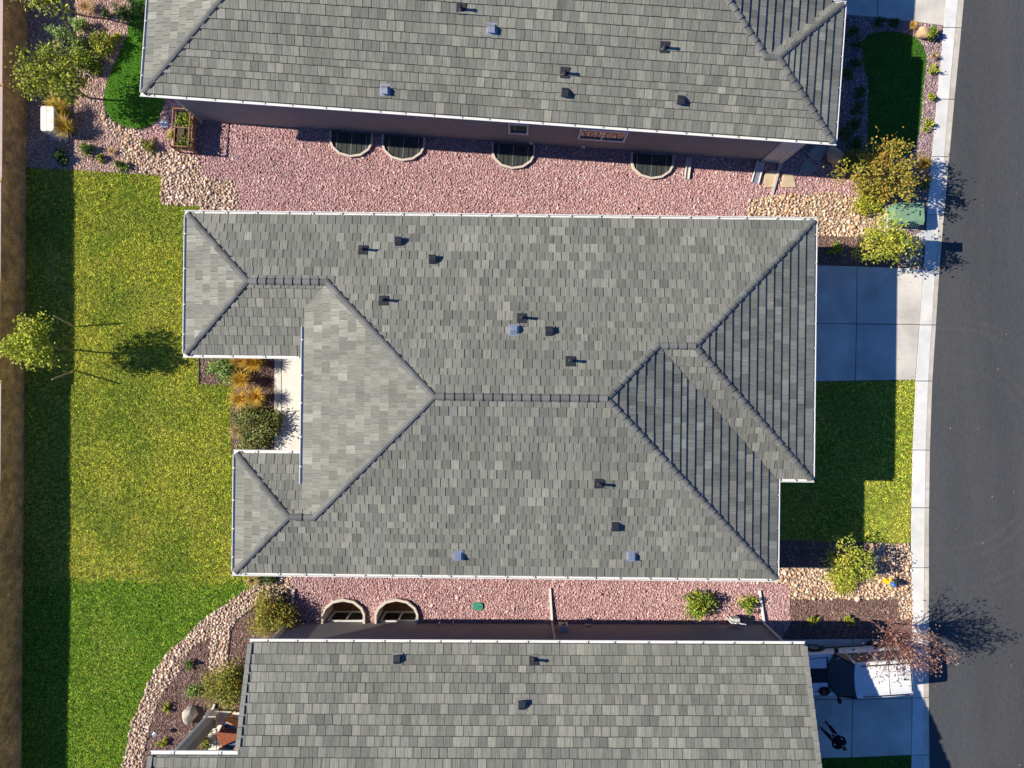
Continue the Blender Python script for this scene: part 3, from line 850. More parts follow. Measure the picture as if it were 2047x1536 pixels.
    def caps(s, a, b, za, zb, w=.145, step=.315):
        """ridge or hip caps from the low end a to the high end b"""
        A = s.W(*a, za); B = s.W(*b, zb)
        L = (B - A).length; x = (B - A).normalized()
        y = Vector((0, 0, 1)).cross(x).normalized(); z = x.cross(y)
        n = max(1, int(L / step)); st = L / n
        drop = .060 if abs(x.z) > .05 else .07
        if not hasattr(s, 'cap_me'): s.cap_me = {}
        for i in range(n):
            p = A + x * st * i
            sx, sy = PX(p)
            if not (-80 < sx < 2130 and -80 < sy < 1620): continue
            key = (round(st, 3), rnd.randrange(6), drop)
            if key not in s.cap_me:
                mb = MB(); g = rnd.uniform(.8, 1.2); mb.col = (g, g, g, 1)
                prof = [(-1, -drop), (-.55, .008), (0, .03), (.55, .008), (1, -drop)]
                A0 = [mb.vert((-.02, yy * w, zz + .062)) for yy, zz in prof]
                A1 = [mb.vert((-.02, yy * w, zz + .022 - (.02 if abs(yy) == 1 else 0))) for yy, zz in prof]
                B0 = [mb.vert((st + .03, yy * w * .9, zz + .022)) for yy, zz in prof]
                for k in range(4):
                    mb.face((A0[k], A0[k + 1], B0[k + 1], B0[k])); mb.face((A1[k], A1[k + 1], A0[k + 1], A0[k]))
                B1 = [mb.vert((st + .03, yy * w * .9, zz - .03)) for yy, zz in prof]
                mb.face((A1[0], A0[0], B0[0], B1[0])); mb.face((A0[4], A1[4], B1[4], B0[4]))
                t = mb.build('ridge_cap', 'ridge_tile', None); s.cap_me[key] = t.data; bpy.data.objects.remove(t)
            o = bpy.data.objects.new('ridge_cap', s.cap_me[key]); C.objects.link(o)
            attach(o, s.roof)
            m = Matrix((x, y, z)).transposed().to_4x4(); m.translation = p
            o.matrix_basis = m
    # ------------------------------------------------ roof fittings
    def frame(s, px, py):
        u, v, z, f = s.hit(px, py)
        d = f[1]
        X = s.D(d[1], -d[0]); Y = (s.D(*d) + Vector((0, 0, PITCH))).normalized(); Z = X.cross(Y)
        return s.W(u, v, z + .03), Matrix((X, Y, Z)).transposed()
    def pipe(s, px, py, h=.34):
        p, R = s.frame(px, py)
        r = vent_root(s, 'pipe_vent', p)
        mb = MB(); mb.box(p + R @ Vector((0, .03, .012)), (.34, .38, .02), R); mb.build('flashing', 'dark_metal', r)
        mb = MB(); q = p + Vector((0, 0, 0)); mb.tube([q - Vector((0, 0, .02)), q + Vector((0, 0, .06)), q + Vector((0, 0, .08)), q + Vector((0, 0, h))], [.085, .075, .05, .05], 10)
        mb.tube([q + Vector((0, 0, h)), q + Vector((0, 0, h + .05))], [.062, .058], 10); mb.build('pipe', 'dark_metal', r)
    def hood(s, px, py, mt='dark_metal', big=1.0):
        p, R = s.frame(px, py)
        r = vent_root(s, 'hood_vent', p)
        mb = MB(); mb.box(p + R @ Vector((0, -.05 * big, .008)), (.42 * big, .46 * big, .016), R); mb.build('flashing', mt if mt == 'galvanised' else 'roof_deck', r)
        mb = MB(); w = .125 * big; pts = [(-w, -.15, .02), (w, -.15, .02), (w, .13, .02), (-w, .13, .02), (-w, -.17, .17), (w, -.17, .17), (w, .02, .17), (-w, .02, .17)]
        ids = [mb.vert(p + R @ Vector((a, b * big, c * big))) for a, b, c in pts]
        for q in ((4, 5, 6, 7), (0, 1, 5, 4), (1, 2, 6, 5), (2, 3, 7, 6), (3, 0, 4, 7)): mb.face([ids[i] for i in q])
        mb.box(p + R @ Vector((0, -.165 * big, .10 * big)), (w * 2.25, .03, .16 * big), R)
        mb.build('hood', mt, r)

def vent_root(h, name, p):
    o = bpy.data.objects.new(name, None); o.empty_display_size = .1; C.objects.link(o); attach(o, h.root)
    return o

# ------------------------------------------------------------------ middle house
h1 = House('house', 'middle house with grey tiled hip roof and two rear wings around a small patio', -.0113, (0, 0, 0))
L = h1.L
gi = .155
vN = (L(367, 421)[1] + L(1633, 435)[1]) / 2 - gi
vS = (L(463, 1151)[1] + L(1555, 1163)[1]) / 2 + gi
uG = (L(1635, 435)[0] + L(1627, 963)[0]) / 2 - gi
vG = L(1600, 964)[1] + gi
uR = (L(1560, 964)[0] + L(1556, 1160)[0]) / 2 - gi
uW1 = (L(367, 421)[0] + L(366, 714)[0]) / 2 + gi
vW1 = (L(366, 716)[1] + L(600, 716)[1]) / 2 + gi
uW2 = (L(466, 901)[0] + L(463, 1150)[0]) / 2 + gi
vW2 = (L(466, 900)[1] + L(603, 901)[1]) / 2 - gi
hA = (vN - vS) / 2; v0 = (vN + vS) / 2
hg = (vN - vG) / 2; v1 = (vN + vG) / 2
hw1 = (vN - vW1) / 2; r1 = (vN + vW1) / 2
hw2 = (vW2 - vS) / 2; r2 = (vW2 + vS) / 2
zr = ZE + PITCH * hA
aR = uR - hA
aL = L(868, 796, zr)[0]
uL = aL - hA
zE6 = 4.2
for _ in range(20):
    uE = L(609, 800, zE6)[0]; zE6 = ZE + PITCH * (uE - uL)
P1 = (aL - (r1 - v0), r1); P2 = (aL - (v0 - r2), r2)
h1.face([(uW1, vN), (uG, vN), (uG - hg, v1), (uR - hg, v1), (aR, v0), (aL, v0), P1, (uW1 + hw1, r1)], (0, -1), -vN)
h1.face([(uG, vN), (uG, vG), (uG - hg, v1)], (-1, 0), -uG)
h1.face([(uG, vG), (uG - hg, v1), (uR - hg, v1), (uR, vG)], (0, 1), vG)
h1.face([(uR, vG), (uR, vS), (aR, v0), (uR - hg, v1)], (-1, 0), -uR)
h1.face([(uW2, vS), (uR, vS), (aR, v0), (aL, v0), P2, (uW2 + hw2, r2)], (0, 1), vS)
k6 = uE - uL
h1.face([(aL, v0), P1, (uE, vW1 + k6), (uE, vW2 - k6), P2], (1, 0), uL)
h1.face([(uW1, vN), (uW1, vW1), (uW1 + hw1, r1)], (1, 0), uW1)
h1.face([(uW1, vW1), (uE + .25, vW1), (uE + .25, vW1 + k6 + .1), (P1[0], P1[1]), (uW1 + hw1, r1)], (0, 1), vW1)
h1.face([(uW2, vS), (uW2, vW2), (uW2 + hw2, r2)], (1, 0), uW2)
h1.face([(uW2, vW2), (uE + .25, vW2), (uE + .25, vW2 - k6 - .1), P2, (uW2 + hw2, r2)], (0, -1), -vW2)
h1.deck(); h1.finish_tiles(3)
zg, zw1, zw2 = ZE + PITCH * hg, ZE + PITCH * hw1, ZE + PITCH * hw2
h1.caps((uW1, vN), (uW1 + hw1, r1), ZE, zw1); h1.caps((uW1, vW1), (uW1 + hw1, r1), ZE, zw1)
h1.caps((uW2, vS), (uW2 + hw2, r2), ZE, zw2); h1.caps((uW2, vW2), (uW2 + hw2, r2), ZE, zw2)
h1.caps(P1, (uW1 + hw1, r1), zw1, zw1); h1.caps(P2, (uW2 + hw2, r2), zw2, zw2)
h1.caps(P1, (aL, v0), zw1, zr); h1.caps(P2, (aL, v0), zw2, zr)
h1.caps((aR, v0), (aL, v0), zr, zr)
h1.caps((uR, vS), (aR, v0), ZE, zr); h1.caps((uR - hg, v1), (aR, v0), zg, zr)
h1.caps((uG - hg, v1), (uR - hg, v1), zg, zg)
h1.caps((uG, vN), (uG - hg, v1), ZE, zg); h1.caps((uG, vG), (uG - hg, v1), ZE, zg)
e = .155
h1.gutter((uW1 - e, vN), (uG + e, vN), (0, 1)); h1.gutter((uG, vN), (uG, vG), (1, 0))
h1.gutter((uR + e, vG), (uG + e, vG), (0, -1)); h1.gutter((uR, vG - .02), (uR, vS), (1, 0))
h1.gutter((uW2 - e, vS), (uR + e, vS), (0, -1)); h1.gutter((uW2, vS), (uW2, vW2), (-1, 0))
h1.gutter((uW2 - e, vW2), (uE + .1, vW2), (0, 1)); h1.gutter((uW1, vW1), (uW1, vN), (-1, 0))
h1.gutter((uW1 - e, vW1), (uE + .1, vW1), (0, -1))
h1.gutter((uE, vW1 + k6 - .75), (uE, vW2 - k6 + .75), (-1, 0), zE6)
ov = .5
h1.wall([(uE + 2.2, vS + ov, uR - ov, vN - ov)])
h1.wall([(uW1 + ov, vW1 + ov, uE + 2.203, vN - ov - .003), (uW2 + ov, vS + ov + .003, uE + 2.203, vW2 - ov), (uR - ov - .01, vG + ov, uG - ov, vN - ov - .003)])
# garage door with its panels, facing the street
def garage(h, u, va, vb, z1=2.4):
    mb = MB(); mb.beam(h.W(u, va, z1 / 2), h.W(u, vb, z1 / 2), .05, z1); g_ = mb.build('garage_door', 'trim_white', h.root)
    for i in range(4):
        for j in range(4):
            p = h.W(u + .03, va + (vb - va) * (j + .5) / 4, z1 * (i + .5) / 4)
            mb = MB(); mb.box(p, (.03, abs(vb - va) / 4 - .12, z1 / 4 - .12), h.th); mb.build('panel', 'trim_white', g_)
garage(h1, uG - ov + .03, vG + 1.6, vN - 1.6)
for x, y in ((726, 499), (767, 600), (1043, 635), (1140, 721), (1197, 968)): h1.pipe(x, y)
for x, y in ((797, 487), (865, 523), (1097, 666), (1229, 1049)): h1.hood(x, y)
for x, y in ((1027, 663), (916, 1108), (1261, 1109)): h1.hood(x, y, 'galvanised', .95)

# ------------------------------------------------------------------ upper house
h2 = House('house', 'upper house with grey tiled hip roof and a row of covered window wells', -.0705, G(1000, -100), .060, .007)
L = h2.L
vS2 = (L(283, 192)[1] + L(1670, 291)[1]) / 2 + gi
uL2 = (L(288, 0)[0] + L(283, 190)[0]) / 2 + gi
uG2 = (L(1671, 290)[0] + L(1694, 5)[0]) / 2 - gi
vG2 = L(1694, 3)[1] - gi
uR2 = L(1660, 3)[0]
hB = 6.87; vN2 = vS2 + 2 * hB; v02 = vS2 + hB; hg2 = (vG2 - vS2) / 2; v12 = vS2 + hg2
h2.face([(uL2, vS2), (uG2, vS2), (uG2 - hg2, v12), (uR2 - hg2, v12), (uR2 - hB, v02), (uL2 + hB, v02)], (0, 1), vS2)
h2.face([(uL2, vS2), (uL2, vN2), (uL2 + hB, v02)], (1, 0), uL2)
h2.face([(uG2, vS2), (uG2, vG2), (uG2 - hg2, v12)], (-1, 0), -uG2)
h2.face([(uG2, vG2), (uG2 - hg2, v12), (uR2 - hg2, v12), (uR2, vG2)], (0, -1), -vG2)
h2.face([(uR2, vG2), (uR2, vN2), (uR2 - hB, v02), (uR2 - hg2, v12)], (-1, 0), -uR2)
h2.face([(uL2, vN2), (uR2, vN2), (uR2 - hB, v02), (uL2 + hB, v02)], (0, -1), -vN2, tiles=False)
h2.deck(); h2.finish_tiles(8)
zg2, zr2 = ZE + PITCH * hg2, ZE + PITCH * hB
h2.caps((uL2, vS2), (uL2 + hB, v02), ZE, zr2); h2.caps((uG2, vS2), (uG2 - hg2, v12), ZE, zg2); h2.caps((uG2, vG2), (uG2 - hg2, v12), ZE, zg2)
h2.caps((uR2 - hg2, v12), (uG2 - hg2, v12), zg2, zg2); h2.caps((uR2 - hg2, v12), (uR2 - hB, v02), zg2, zr2)
h2.gutter((uL2 - e, vS2), (uG2 + e, vS2), (0, -1)); h2.gutter((uL2, vS2), (uL2, vN2), (-1, 0)); h2.gutter((uG2, vS2), (uG2, vG2), (1, 0)); h2.gutter((uR2, vG2), (uG2 + e, vG2), (0, 1))
def Lg(h, x, y): return h.L(x, y, 0)
vw2 = (Lg(h2, 404, 242)[1] + Lg(h2, 1557, 325)[1]) / 2
ua2, ub2 = Lg(h2, 404, 242)[0], Lg(h2, 1557, 325)[0]
wl2 = h2.wall([(ua2, vw2, ub2, vN2 - .5)])
garage(h2, uG2 - .45, vS2 + 1.2, vG2 - .6)
h2.wall([(ub2 - .02, vw2 + .35, uG2 - .5, vG2 - .5)])
for x, y in ((922, 20), (1328, 97), (1129, 148)): h2.pipe(x, y)
for x, y in ((1129, 184), (1360, 199)): h2.hood(x, y)
for x, y in ((983, 57), (770, 179)): h2.hood(x, y, 'galvanised', .95)
def wall_window(h, ua, ub, v, out, z0, z1, sashes=2):
    """frame, panes and mullion, standing proud of a wall face"""
    w = bpy.data.objects.new('window', None); C.objects.link(w); attach(w, h.root)
    mb = MB(); d = .05 * out
    for a, b in (((ua, z0), (ub, z0)), ((ua, z1), (ub, z1))): mb.beam(h.W(a[0] - .05, v + d / 2, a[1]), h.W(b[0] + .05, v + d / 2, b[1]), .07, .09)
    for u in (ua, ub): mb.beam(h.W(u, v + d / 2, z0), h.W(u, v + d / 2, z1), .066, .086)
    for i in range(1, sashes): u = ua + (ub - ua) * i / sashes; mb.beam(h.W(u, v + d / 2, z0), h.W(u, v + d / 2, z1), .05, .06)
    mb.build('frame', 'trim_white', w)
    for i in range(sashes):
        a = ua + (ub - ua) * i / sashes; b = ua + (ub - ua) * (i + 1) / sashes
        mb = MB(); mb.beam(h.W(a + .02, v + d * .25, (z0 + z1) / 2), h.W(b - .02, v + d * .25, (z0 + z1) / 2), .012, z1 - z0 - .03); mb.build('pane', 'window_glass', w)
def wall_u(h, px, py): return h.L(px, py, 1.2)[0]
wall_window(h2, wall_u(h2, 1157, 270), wall_u(h2, 1247, 270), vw2, -1, 1.22, 2.3)
wall_window(h2, wall_u(h2, 1019, 255), wall_u(h2, 1055, 255), vw2, -1, 1.30, 2.3, 1)
def plate(h, u, v, out, z, w=.18, hh=.22, mt='stucco_light', name='wall_box', dpt=.06):
    mb = MB(); mb.box(h.W(u, v + out * dpt / 2, z), (w, dpt, hh), h.th); return mb.build(name, mt, h.root)
plate(h2, h2.L(1063, 283, .2)[0], vw2, -1, .28); plate(h2, h2.L(1166, 291, .2)[0], vw2, -1, .28)
plate(h2, ub2 - .42, vw2, -1, 1.75, .72, 3.46, 'stucco_light', 'pilaster', .05)
plate(h2, ub2 - .02, vw2, -1, 1.75, .16, 3.44, 'trim_white', 'corner_trim', .08)

# ------------------------------------------------------------------ lower house
h3 = House('house', 'lower gabled house with long grey tiled roof beside the white vehicle', -.0045, G(1000, 1700), .056, .008)
L = h3.L
vN3 = (L(497, 1278)[1] + L(1610, 1283)[1]) / 2 - gi
uL3, uR3 = L(501, 1280)[0], L(1607, 1285)[0]
v03 = vN3 - 6.87; vS3 = v03 - 6.87
z_ = 4.8
for _ in range(20):
    a_, b_ = h3.L(303, 1510, z_); z_ = ZE + PITCH * (vN3 - b_)
uW3, vW3 = a_, b_
h3.face([(uL3, vN3), (uR3, vN3), (uR3, v03), (uW3, v03), (uW3, vW3), (uL3, vW3)], (0, -1), -vN3)
h3.face([(uW3, vS3), (uR3, vS3), (uR3, v03), (uW3, v03)], (0, 1), vS3, tiles=False)
h3.deck(); h3.finish_tiles(15)
zr3 = ZE + PITCH * 6.87
h3.caps((uW3, v03), (uR3, v03), zr3, zr3)
h3.gutter((uL3 - .05, vN3), (uR3 + .05, vN3), (0, 1)); h3.gutter((uW3 - .05, vW3), (uL3 - .02, vW3), (0, 1), z_)
def rake(h, u, va, vb, side):
    """one L-shaped rake tile per course"""
    n = int(abs(va - vb) / EXP)
    me = None
    for i in range(n):
        v = va - EXP * (i + .5); z = ZE + PITCH * (vN3 - v)
        x, y = PX(h.W(u, v, z))
        if not (-80 < y < 1600): continue
        if me is None:
            mb = MB(); mb.col = (1.75, 1.72, 1.6, 1); mb.box((0, 0, .045), (.17, EXP * 1.06, .03)); mb.box((.075 * side, 0, -.03), (.022, EXP * 1.06, .15))
            t = mb.build('rake_tile', 'ridge_tile', None); me = t.data; bpy.data.objects.remove(t)
        o = bpy.data.objects.new('rake_tile', me); C.objects.link(o); attach(o, h.roof)
        m = (Matrix.Rotation(h.th, 4, 'Z') @ Matrix.Rotation(-math.atan(PITCH) + .10, 4, 'X')); m.translation = h.W(u + side * .01, v, z + .012)
        o.matrix_basis = m
rake(h3, uL3, vN3, vW3, -1); rake(h3, uR3, vN3, v03, 1); rake(h3, uW3, vW3, v03, -1)
vw3 = (Lg(h3, 582, 1245)[1] + Lg(h3, 1524, 1247)[1]) / 2
ua3, ub3 = Lg(h3, 582, 1245)[0], Lg(h3, 1524, 1247)[0]
# walls up to the eaves, gable ends up to the ridge
def gable_wall(h, u0, u1):
    mb = MB()
    prof = [(vw3, -1.9), (vw3, ZE - .16 + PITCH * (vN3 - vw3)), (v03, zr3 - .16), (vS3 + .5, ZE - .0), (vS3 + .5, -1.9)]
    A = [mb.vert(h.W(u0, v, z)) for v, z in prof]; B = [mb.vert(h.W(u1, v, z)) for v, z in prof]
    n = len(prof)
    for i in range(n): mb.face((A[i], A[(i + 1) % n], B[(i + 1) % n], B[i]))
    mb.face(A); mb.face(B[::-1]); return mb.build('wall', 'stucco', h.root)
gable_wall(h3, ua3, ub3)
h3.wall([(ub3 - .02, vS3 + .6, uR3 - .5, vw3 - .9)], z1=3.62)
garage(h3, uR3 - .44, vw3 - 1.6, vw3 - 6.4)
for x, y in ((794, 1320), (1043, 1411)): h3.hood(x, y)
h3.pipe(1067, 1318)
# patio corner column under the rear wing
cb = G(432, 1430)
mb = MB(); mb.box((cb.x - .1, cb.y - .1, 2.35), (.42, .42, 4.7), h3.th); mb.build('column', 'stucco', h3.root)
mb = MB(); mb.box((cb.x - .1, cb.y - .1, .22), (.52, .52, .42), h3.th); mb.build('column_base', 'stucco_light', h3.root)
# ================================================================== plants
def leaves_mesh(name, cen, nrm_out, size, cols, parent, elong=1.7, mt='leaf', up=.35):
    """one rhombic folded leaf per centre"""
    n = len(cen)
    d = rng.normal(0, 1, (n, 3)) + nrm_out * .9; d[:, 2] += up * 0.3
    d /= np.linalg.norm(d, axis=1)[:, None] + 1e-9
    nn = rng.normal(0, .6, (n, 3)) + np.array([-.25, .05, .9])
    s = np.cross(d, nn); s /= np.linalg.norm(s, axis=1)[:, None] + 1e-9
    nz = np.cross(s, d)
    L = (size * elong * np.exp(rng.normal(0, .22, n)))[:, None]; W = (size * np.exp(rng.normal(0, .2, n)))[:, None] * .5
    V = np.stack([cen - d * L / 2, cen + s * W + nz * W * .35, cen + d * L / 2, cen - s * W + nz * W * .35], 1).reshape(-1, 3)
    b = (np.arange(n) * 4)[:, None]
    T = np.concatenate([b + np.array([[0, 1, 2]]), b + np.array([[0, 2, 3]])], 0)
    return npmesh(name, V, T, np.repeat(cols, 4, 0), mt, parent)

def crown(base, ctr, rad, nclump, per, leaf, palette, spread=.16, seedpts=None, flat=0.0):
    """leaf centres gathered in uneven clumps through an ellipsoid"""
    ctr = np.array(ctr); rad = np.array(rad)
    c = rng.normal(0, 1, (nclump, 3)); c /= np.linalg.norm(c, axis=1)[:, None]
    c *= (rng.uniform(.25, 1.0, nclump) ** .45)[:, None]
    c[:, 2] = np.where(c[:, 2] < -.55, -c[:, 2] * .5, c[:, 2])
    lob = 1 + .36 * np.sin(np.arctan2(c[:, 1], c[:, 0]) * 3 + rng.uniform(0, 6)) * np.abs(np.cos(c[:, 2])) + rng.uniform(-.2, .24, nclump)
    cc = ctr + c * rad * lob[:, None]
    if seedpts is not None: cc = np.concatenate([cc, np.array(seedpts)], 0)
    n = len(cc) * per
    sp = spread * rad.mean() * np.exp(rng.normal(0, .3, len(cc)))
    P = np.repeat(cc, per, 0) + rng.normal(0, 1, (n, 3)) * np.repeat(sp, per)[:, None]
    P[:, 2] = np.maximum(P[:, 2], .02)
    out = P - ctr; out /= np.linalg.norm(out, axis=1)[:, None] + 1e-9
    pal = np.array(palette)
    kc = rng.choice(len(pal), len(cc)); kk = np.where(rng.random(n) < .7, np.repeat(kc, per), rng.choice(len(pal), n))
    col = pal[kk] * np.exp(rng.normal(0, .16, n))[:, None]
    return cc, P, out, col

def bough(mb, a, b, r0, r1, wob=.08):
    a = Vector(a); b = Vector(b); L = (b - a).length
    m = [a.lerp(b, k) + Vector((rnd.uniform(-1, 1), rnd.uniform(-1, 1), rnd.uniform(-.3, .8))) * wob * L * (k * (1 - k) * 4) for k in (0, .33, .66, 1)]
    mb.tube(m, [r0, r0 * .7 + r1 * .3, r0 * .35 + r1 * .65, r1], 5)

def foot(px, py, z):
    """ground point under something seen at (px,py) at height z"""
    p = G(px, py, z); return Vector((p.x, p.y, 0))

def shrub(px, py, r, h, palette, label, cat='shrub', leaf=.05, dens=1.0, name='shrub', group=None, elong=1.7, spread=.2, ry=None):
    """r in photo pixels at mid height"""
    zc = h * .5
    base = foot(px, py, zc); rm = r / F * (H - zc); ryy = (ry or r) / F * (H - zc)
    t = thing(name, label, cat, base, group)
    ncl = int(max(10, 46 * dens * (rm / .45) ** 1.6)); per = int(max(9, 22 * dens))
    cc, P, out, col = crown(base, (base.x, base.y, zc), (rm * .88, ryy * .88, h * .5), ncl, per, leaf, palette, spread)
    leaves_mesh('foliage', P, out, leaf, col, t, elong)
    mb = MB()
    for q in cc[::max(1, len(cc) // 14)]: bough(mb, (base.x, base.y, -.02), q, .014, .004)
    mb.build('stems', 'bark', t)
    return t

def tree(px, py, basepx, rad, zc, palette, label, trunk_h, leaf=.07, ncl=90, per=26, spread=.2, bark='bark', extra=None, r0=.05, group=None, name='tree', elong=1.6, nb=22):
    """crown centre seen at px,py (height zc); basepx = trunk foot in the photo"""
    b = G(*basepx); c = G(px, py, zc)
    t = thing(name, label, 'tree', b, group)
    cc, P, out, col = crown(b, c, rad, ncl, per, leaf, palette, spread, seedpts=extra)
    leaves_mesh('crown', P, out, leaf, col, t, elong)
    mb = MB(); fork = Vector((b.x * .55 + c.x * .45, b.y * .55 + c.y * .45, trunk_h))
    bough(mb, (b.x, b.y, -.05), fork, r0, r0 * .7, .03)
    bough(mb, fork, (c.x, c.y, zc + rad[2] * .5), r0 * .7, .01, .06)
    for q in cc[::max(1, len(cc) // nb)]: bough(mb, fork.lerp(Vector(c), rnd.uniform(0, .6)), q, r0 * .4, .005, .1)
    mb.build('trunk', bark, t)
    return t

def ornamental(px, py, r, h, palette, label, n=260, lean=(0, 0), name='ornamental_grass', group=None, width=.011, tipgold=None):
    zc = h * .55
    base = foot(px, py, zc * .6); rm = r / F * H
    t = thing(name, label, 'ornamental grass', base, group)
    az = rng.uniform(0, 2 * np.pi, n); rr = rm * (rng.uniform(.15, 1.0, n) ** .7); hh = h * rng.uniform(.6, 1.05, n)
    b0 = np.stack([base.x + np.cos(az) * rm * .13 * rng.random(n), base.y + np.sin(az) * rm * .13 * rng.random(n), np.zeros(n)], 1)
    dirx = np.cos(az) * rr + lean[0] * hh; diry = np.sin(az) * rr + lean[1] * hh
    K = 5; pts = []
    for k in range(K):
        f = k / (K - 1)
        out = f ** 1.7
        z = hh * (1 - (1 - f) ** 1.8) - hh * .28 * (rr / rm) * f ** 3
        pts.append(b0 + np.stack([dirx * out, diry * out, z], 1))
    side = np.stack([-np.sin(az + rng.normal(0, .4, n)), np.cos(az), rng.normal(0, .3, n)], 1)
    V = []; col = []
    pal = np.array(palette); base_c = pal[rng.choice(len(pal), n)] * np.exp(rng.normal(0, .15, n))[:, None]
    tip = base_c if tipgold is None else np.array(tipgold)[rng.choice(len(tipgold), n)] * np.exp(rng.normal(0, .15, n))[:, None]
    for k in range(K):
        f = k / (K - 1); w = width * (1 - f * .8)
        V += [pts[k] - side * w, pts[k] + side * w]
        m = np.clip((f - .25) / .5, 0, 1); c = base_c * (1 - m) + tip * m
        col += [c, c]
    V = np.stack(V, 1); col = np.stack(col, 1)
    T = []
    b = (np.arange(n) * 2 * K)[:, None]
    for k in range(K - 1): T.append(b + np.array([[2 * k, 2 * k + 1, 2 * k + 3, 2 * k + 2]]))
    npmesh('blades', V.reshape(-1, 3), np.concatenate(T, 0), col.reshape(-1, 3), 'leaf', t)
    mb = MB(); mb.tube([(base.x, base.y, -.02), (base.x, base.y, .10), (base.x, base.y, .16)], [rm * .2, rm * .16, rm * .05], 8); mb.build('clump_base', 'bark', t)
    return t

GREEN = [(.10, .18, .03), (.075, .14, .025), (.14, .22, .04), (.06, .11, .02)]
SAGE = [(.25, .36, .12), (.20, .30, .10), (.31, .41, .16), (.16, .23, .08)]
LIME = [(.30, .34, .035), (.24, .29, .03), (.36, .38, .05), (.17, .21, .025)]
YGREEN = [(.30, .32, .045), (.24, .28, .035), (.36, .35, .07), (.17, .21, .03), (.40, .33, .07)]
OLIVE = [(.19, .21, .04), (.14, .17, .035), (.26, .24, .05), (.10, .12, .025)]
AMBER = [(.25, .21, .035), (.19, .17, .03), (.32, .25, .045), (.13, .13, .025), (.30, .18, .035), (.20, .21, .035)]
DARKG = [(.05, .10, .025), (.04, .075, .02), (.075, .13, .03)]
GOLD = [(.50, .33, .045), (.42, .27, .035), (.58, .42, .08), (.33, .20, .03)]
BRONZE = [(.33, .19, .05), (.25, .15, .04), (.42, .28, .07)]
TAN = [(.38, .27, .14), (.46, .34, .19), (.30, .21, .11)]
MAROON = [(.235, .14, .115), (.19, .105, .085), (.29, .185, .15), (.14, .08, .066)]
GRASSY = [(.13, .19, .03), (.18, .23, .04), (.09, .14, .025)]

# --- corner bed behind the upper house
tree(108, 152, (178, 196), (1.15, .95, .75), 2.1, OLIVE + LIME, 'leafy green young tree overhanging the wall in the corner bed', 1.2, leaf=.072, ncl=110, per=32, spread=.14,
     extra=[(*G(45, 108, 2.9)[:2], 2.9), (*G(40, 120, 2.8)[:2], 2.8), (*G(58, 130, 2.7)[:2], 2.7), (*G(128, 125, 2.6)[:2], 2.6), (*G(60, 190, 2.4)[:2], 2.4), (*G(85, 110, 2.7)[:2], 2.7)])
tree(95, -14, (151, 28), (1.1, .75, .7), 2.5, OLIVE + LIME, 'young tree cut by the top edge of the photo above the corner bed', 1.3, leaf=.085, ncl=60, per=20)
shrub(123, 73, 18, 1.0, SAGE, 'pale sage round shrub standing alone in the corner bed', leaf=.045)
shrub(158, 50, 15, .6, SAGE, 'small sage shrub uppermost of the corner bed shrubs')
shrub(158, 88, 17, .65, GREEN + SAGE, 'green shrub between the pale sage shrub and the wide olive shrub')
shrub(166, 124, 24, .7, LIME + GREEN, 'bright green leafy shrub touching the leafy young tree', leaf=.06)
shrub(206, 90, 26, .6, OLIVE + LIME, 'wide olive green shrub by the small curved lawn', leaf=.06)
shrub(234, 73, 8, .3, LIME, 'tiny lime plant at the upper tip of the small curved lawn')
shrub(192, 136, 14, .45, GREEN + LIME, 'low green shrub beside the gravel below the wide olive shrub')
shrub(242, 26, 15, .5, DARKG, 'dark shrub in the upper house shade at the top of the corner bed')
shrub(212, 32, 9, .4, DARKG, 'small dark shrub on the shade edge at the top of the corner bed')
shrub(282, 24, 20, .9, DARKG, 'dark leafy shrub on the small lawn against the upper house eave', ry=40)
ornamental(175, 16, 22, .45, TAN, 'dry tan grass clump at the top of the corner bed')
ornamental(88, 186, 20, .85, GRASSY, 'golden grass clump under the leafy young tree', tipgold=GOLD, lean=(-.25, .2))
ornamental(132, 224, 27, 1.0, GRASSY, 'upper golden tipped grass clump beside the white cabinet', tipgold=GOLD, lean=(-.3, .15), n=420)
ornamental(142, 260, 28, 1.0, GRASSY, 'lower golden tipped grass clump beside the white cabinet', tipgold=GOLD, lean=(-.3, .15), n=420)
shrub(172, 298, 13, .4, GREEN, 'green shrub just below the golden tipped grasses')
shrub(201, 315, 10, .3, LIME + GREEN, 'small yellow green plant between two green shrubs by the lawn')
shrub(118, 313, 15, .4, DARKG, 'dark shrub in the boundary wall shade by the lawn corner')
shrub(242, 332, 12, .4, GREEN, 'round green shrub at the lawn edge beside the river rock')
shrub(299, 290, 15, .35, OLIVE, 'olive shrub on the river rock near the white stepping stone')
ornamental(226, 304, 11, .25, TAN, 'rusty dry grass tuft between the shrubs and the river rock', n=120)

# --- staked tree on the rear lawn
tree(64, 688, (150, 700), (.82, .82, .78), 2.4, LIME + LIME, 'lime green staked young tree on the rear lawn by the wall', 1.45, leaf=.075, ncl=95, per=32, spread=.16, r0=.045)
def stake(foot_px, top_px, ztop, label):
    a = G(*foot_px); b = G(*top_px, ztop)
    t = thing('tree_stake', label, 'stake', a)
    mb = MB(); mb.beam((a.x, a.y, -.05), b, .06, .05); mb.build('pole', 'stake_wood', t)
    mb = MB(); c = Vector(a).lerp(b, .93); q = G(150, 700).lerp(G(100, 697, 1.5), .93)
    mb.tube([c, c.lerp(q, .5) - Vector((0, 0, .05)), q], .006, 4); mb.build('guy_wire', 'dark_metal', t)
stake((150, 654), (108, 632), 1.45, 'wooden stake on the upper side of the staked lawn tree')
stake((150, 740), (104, 759), 1.45, 'wooden stake on the lower side of the staked lawn tree')
stake((117, 23), (84, 0), 1.2, 'wooden stake beside the tree cut by the top edge')

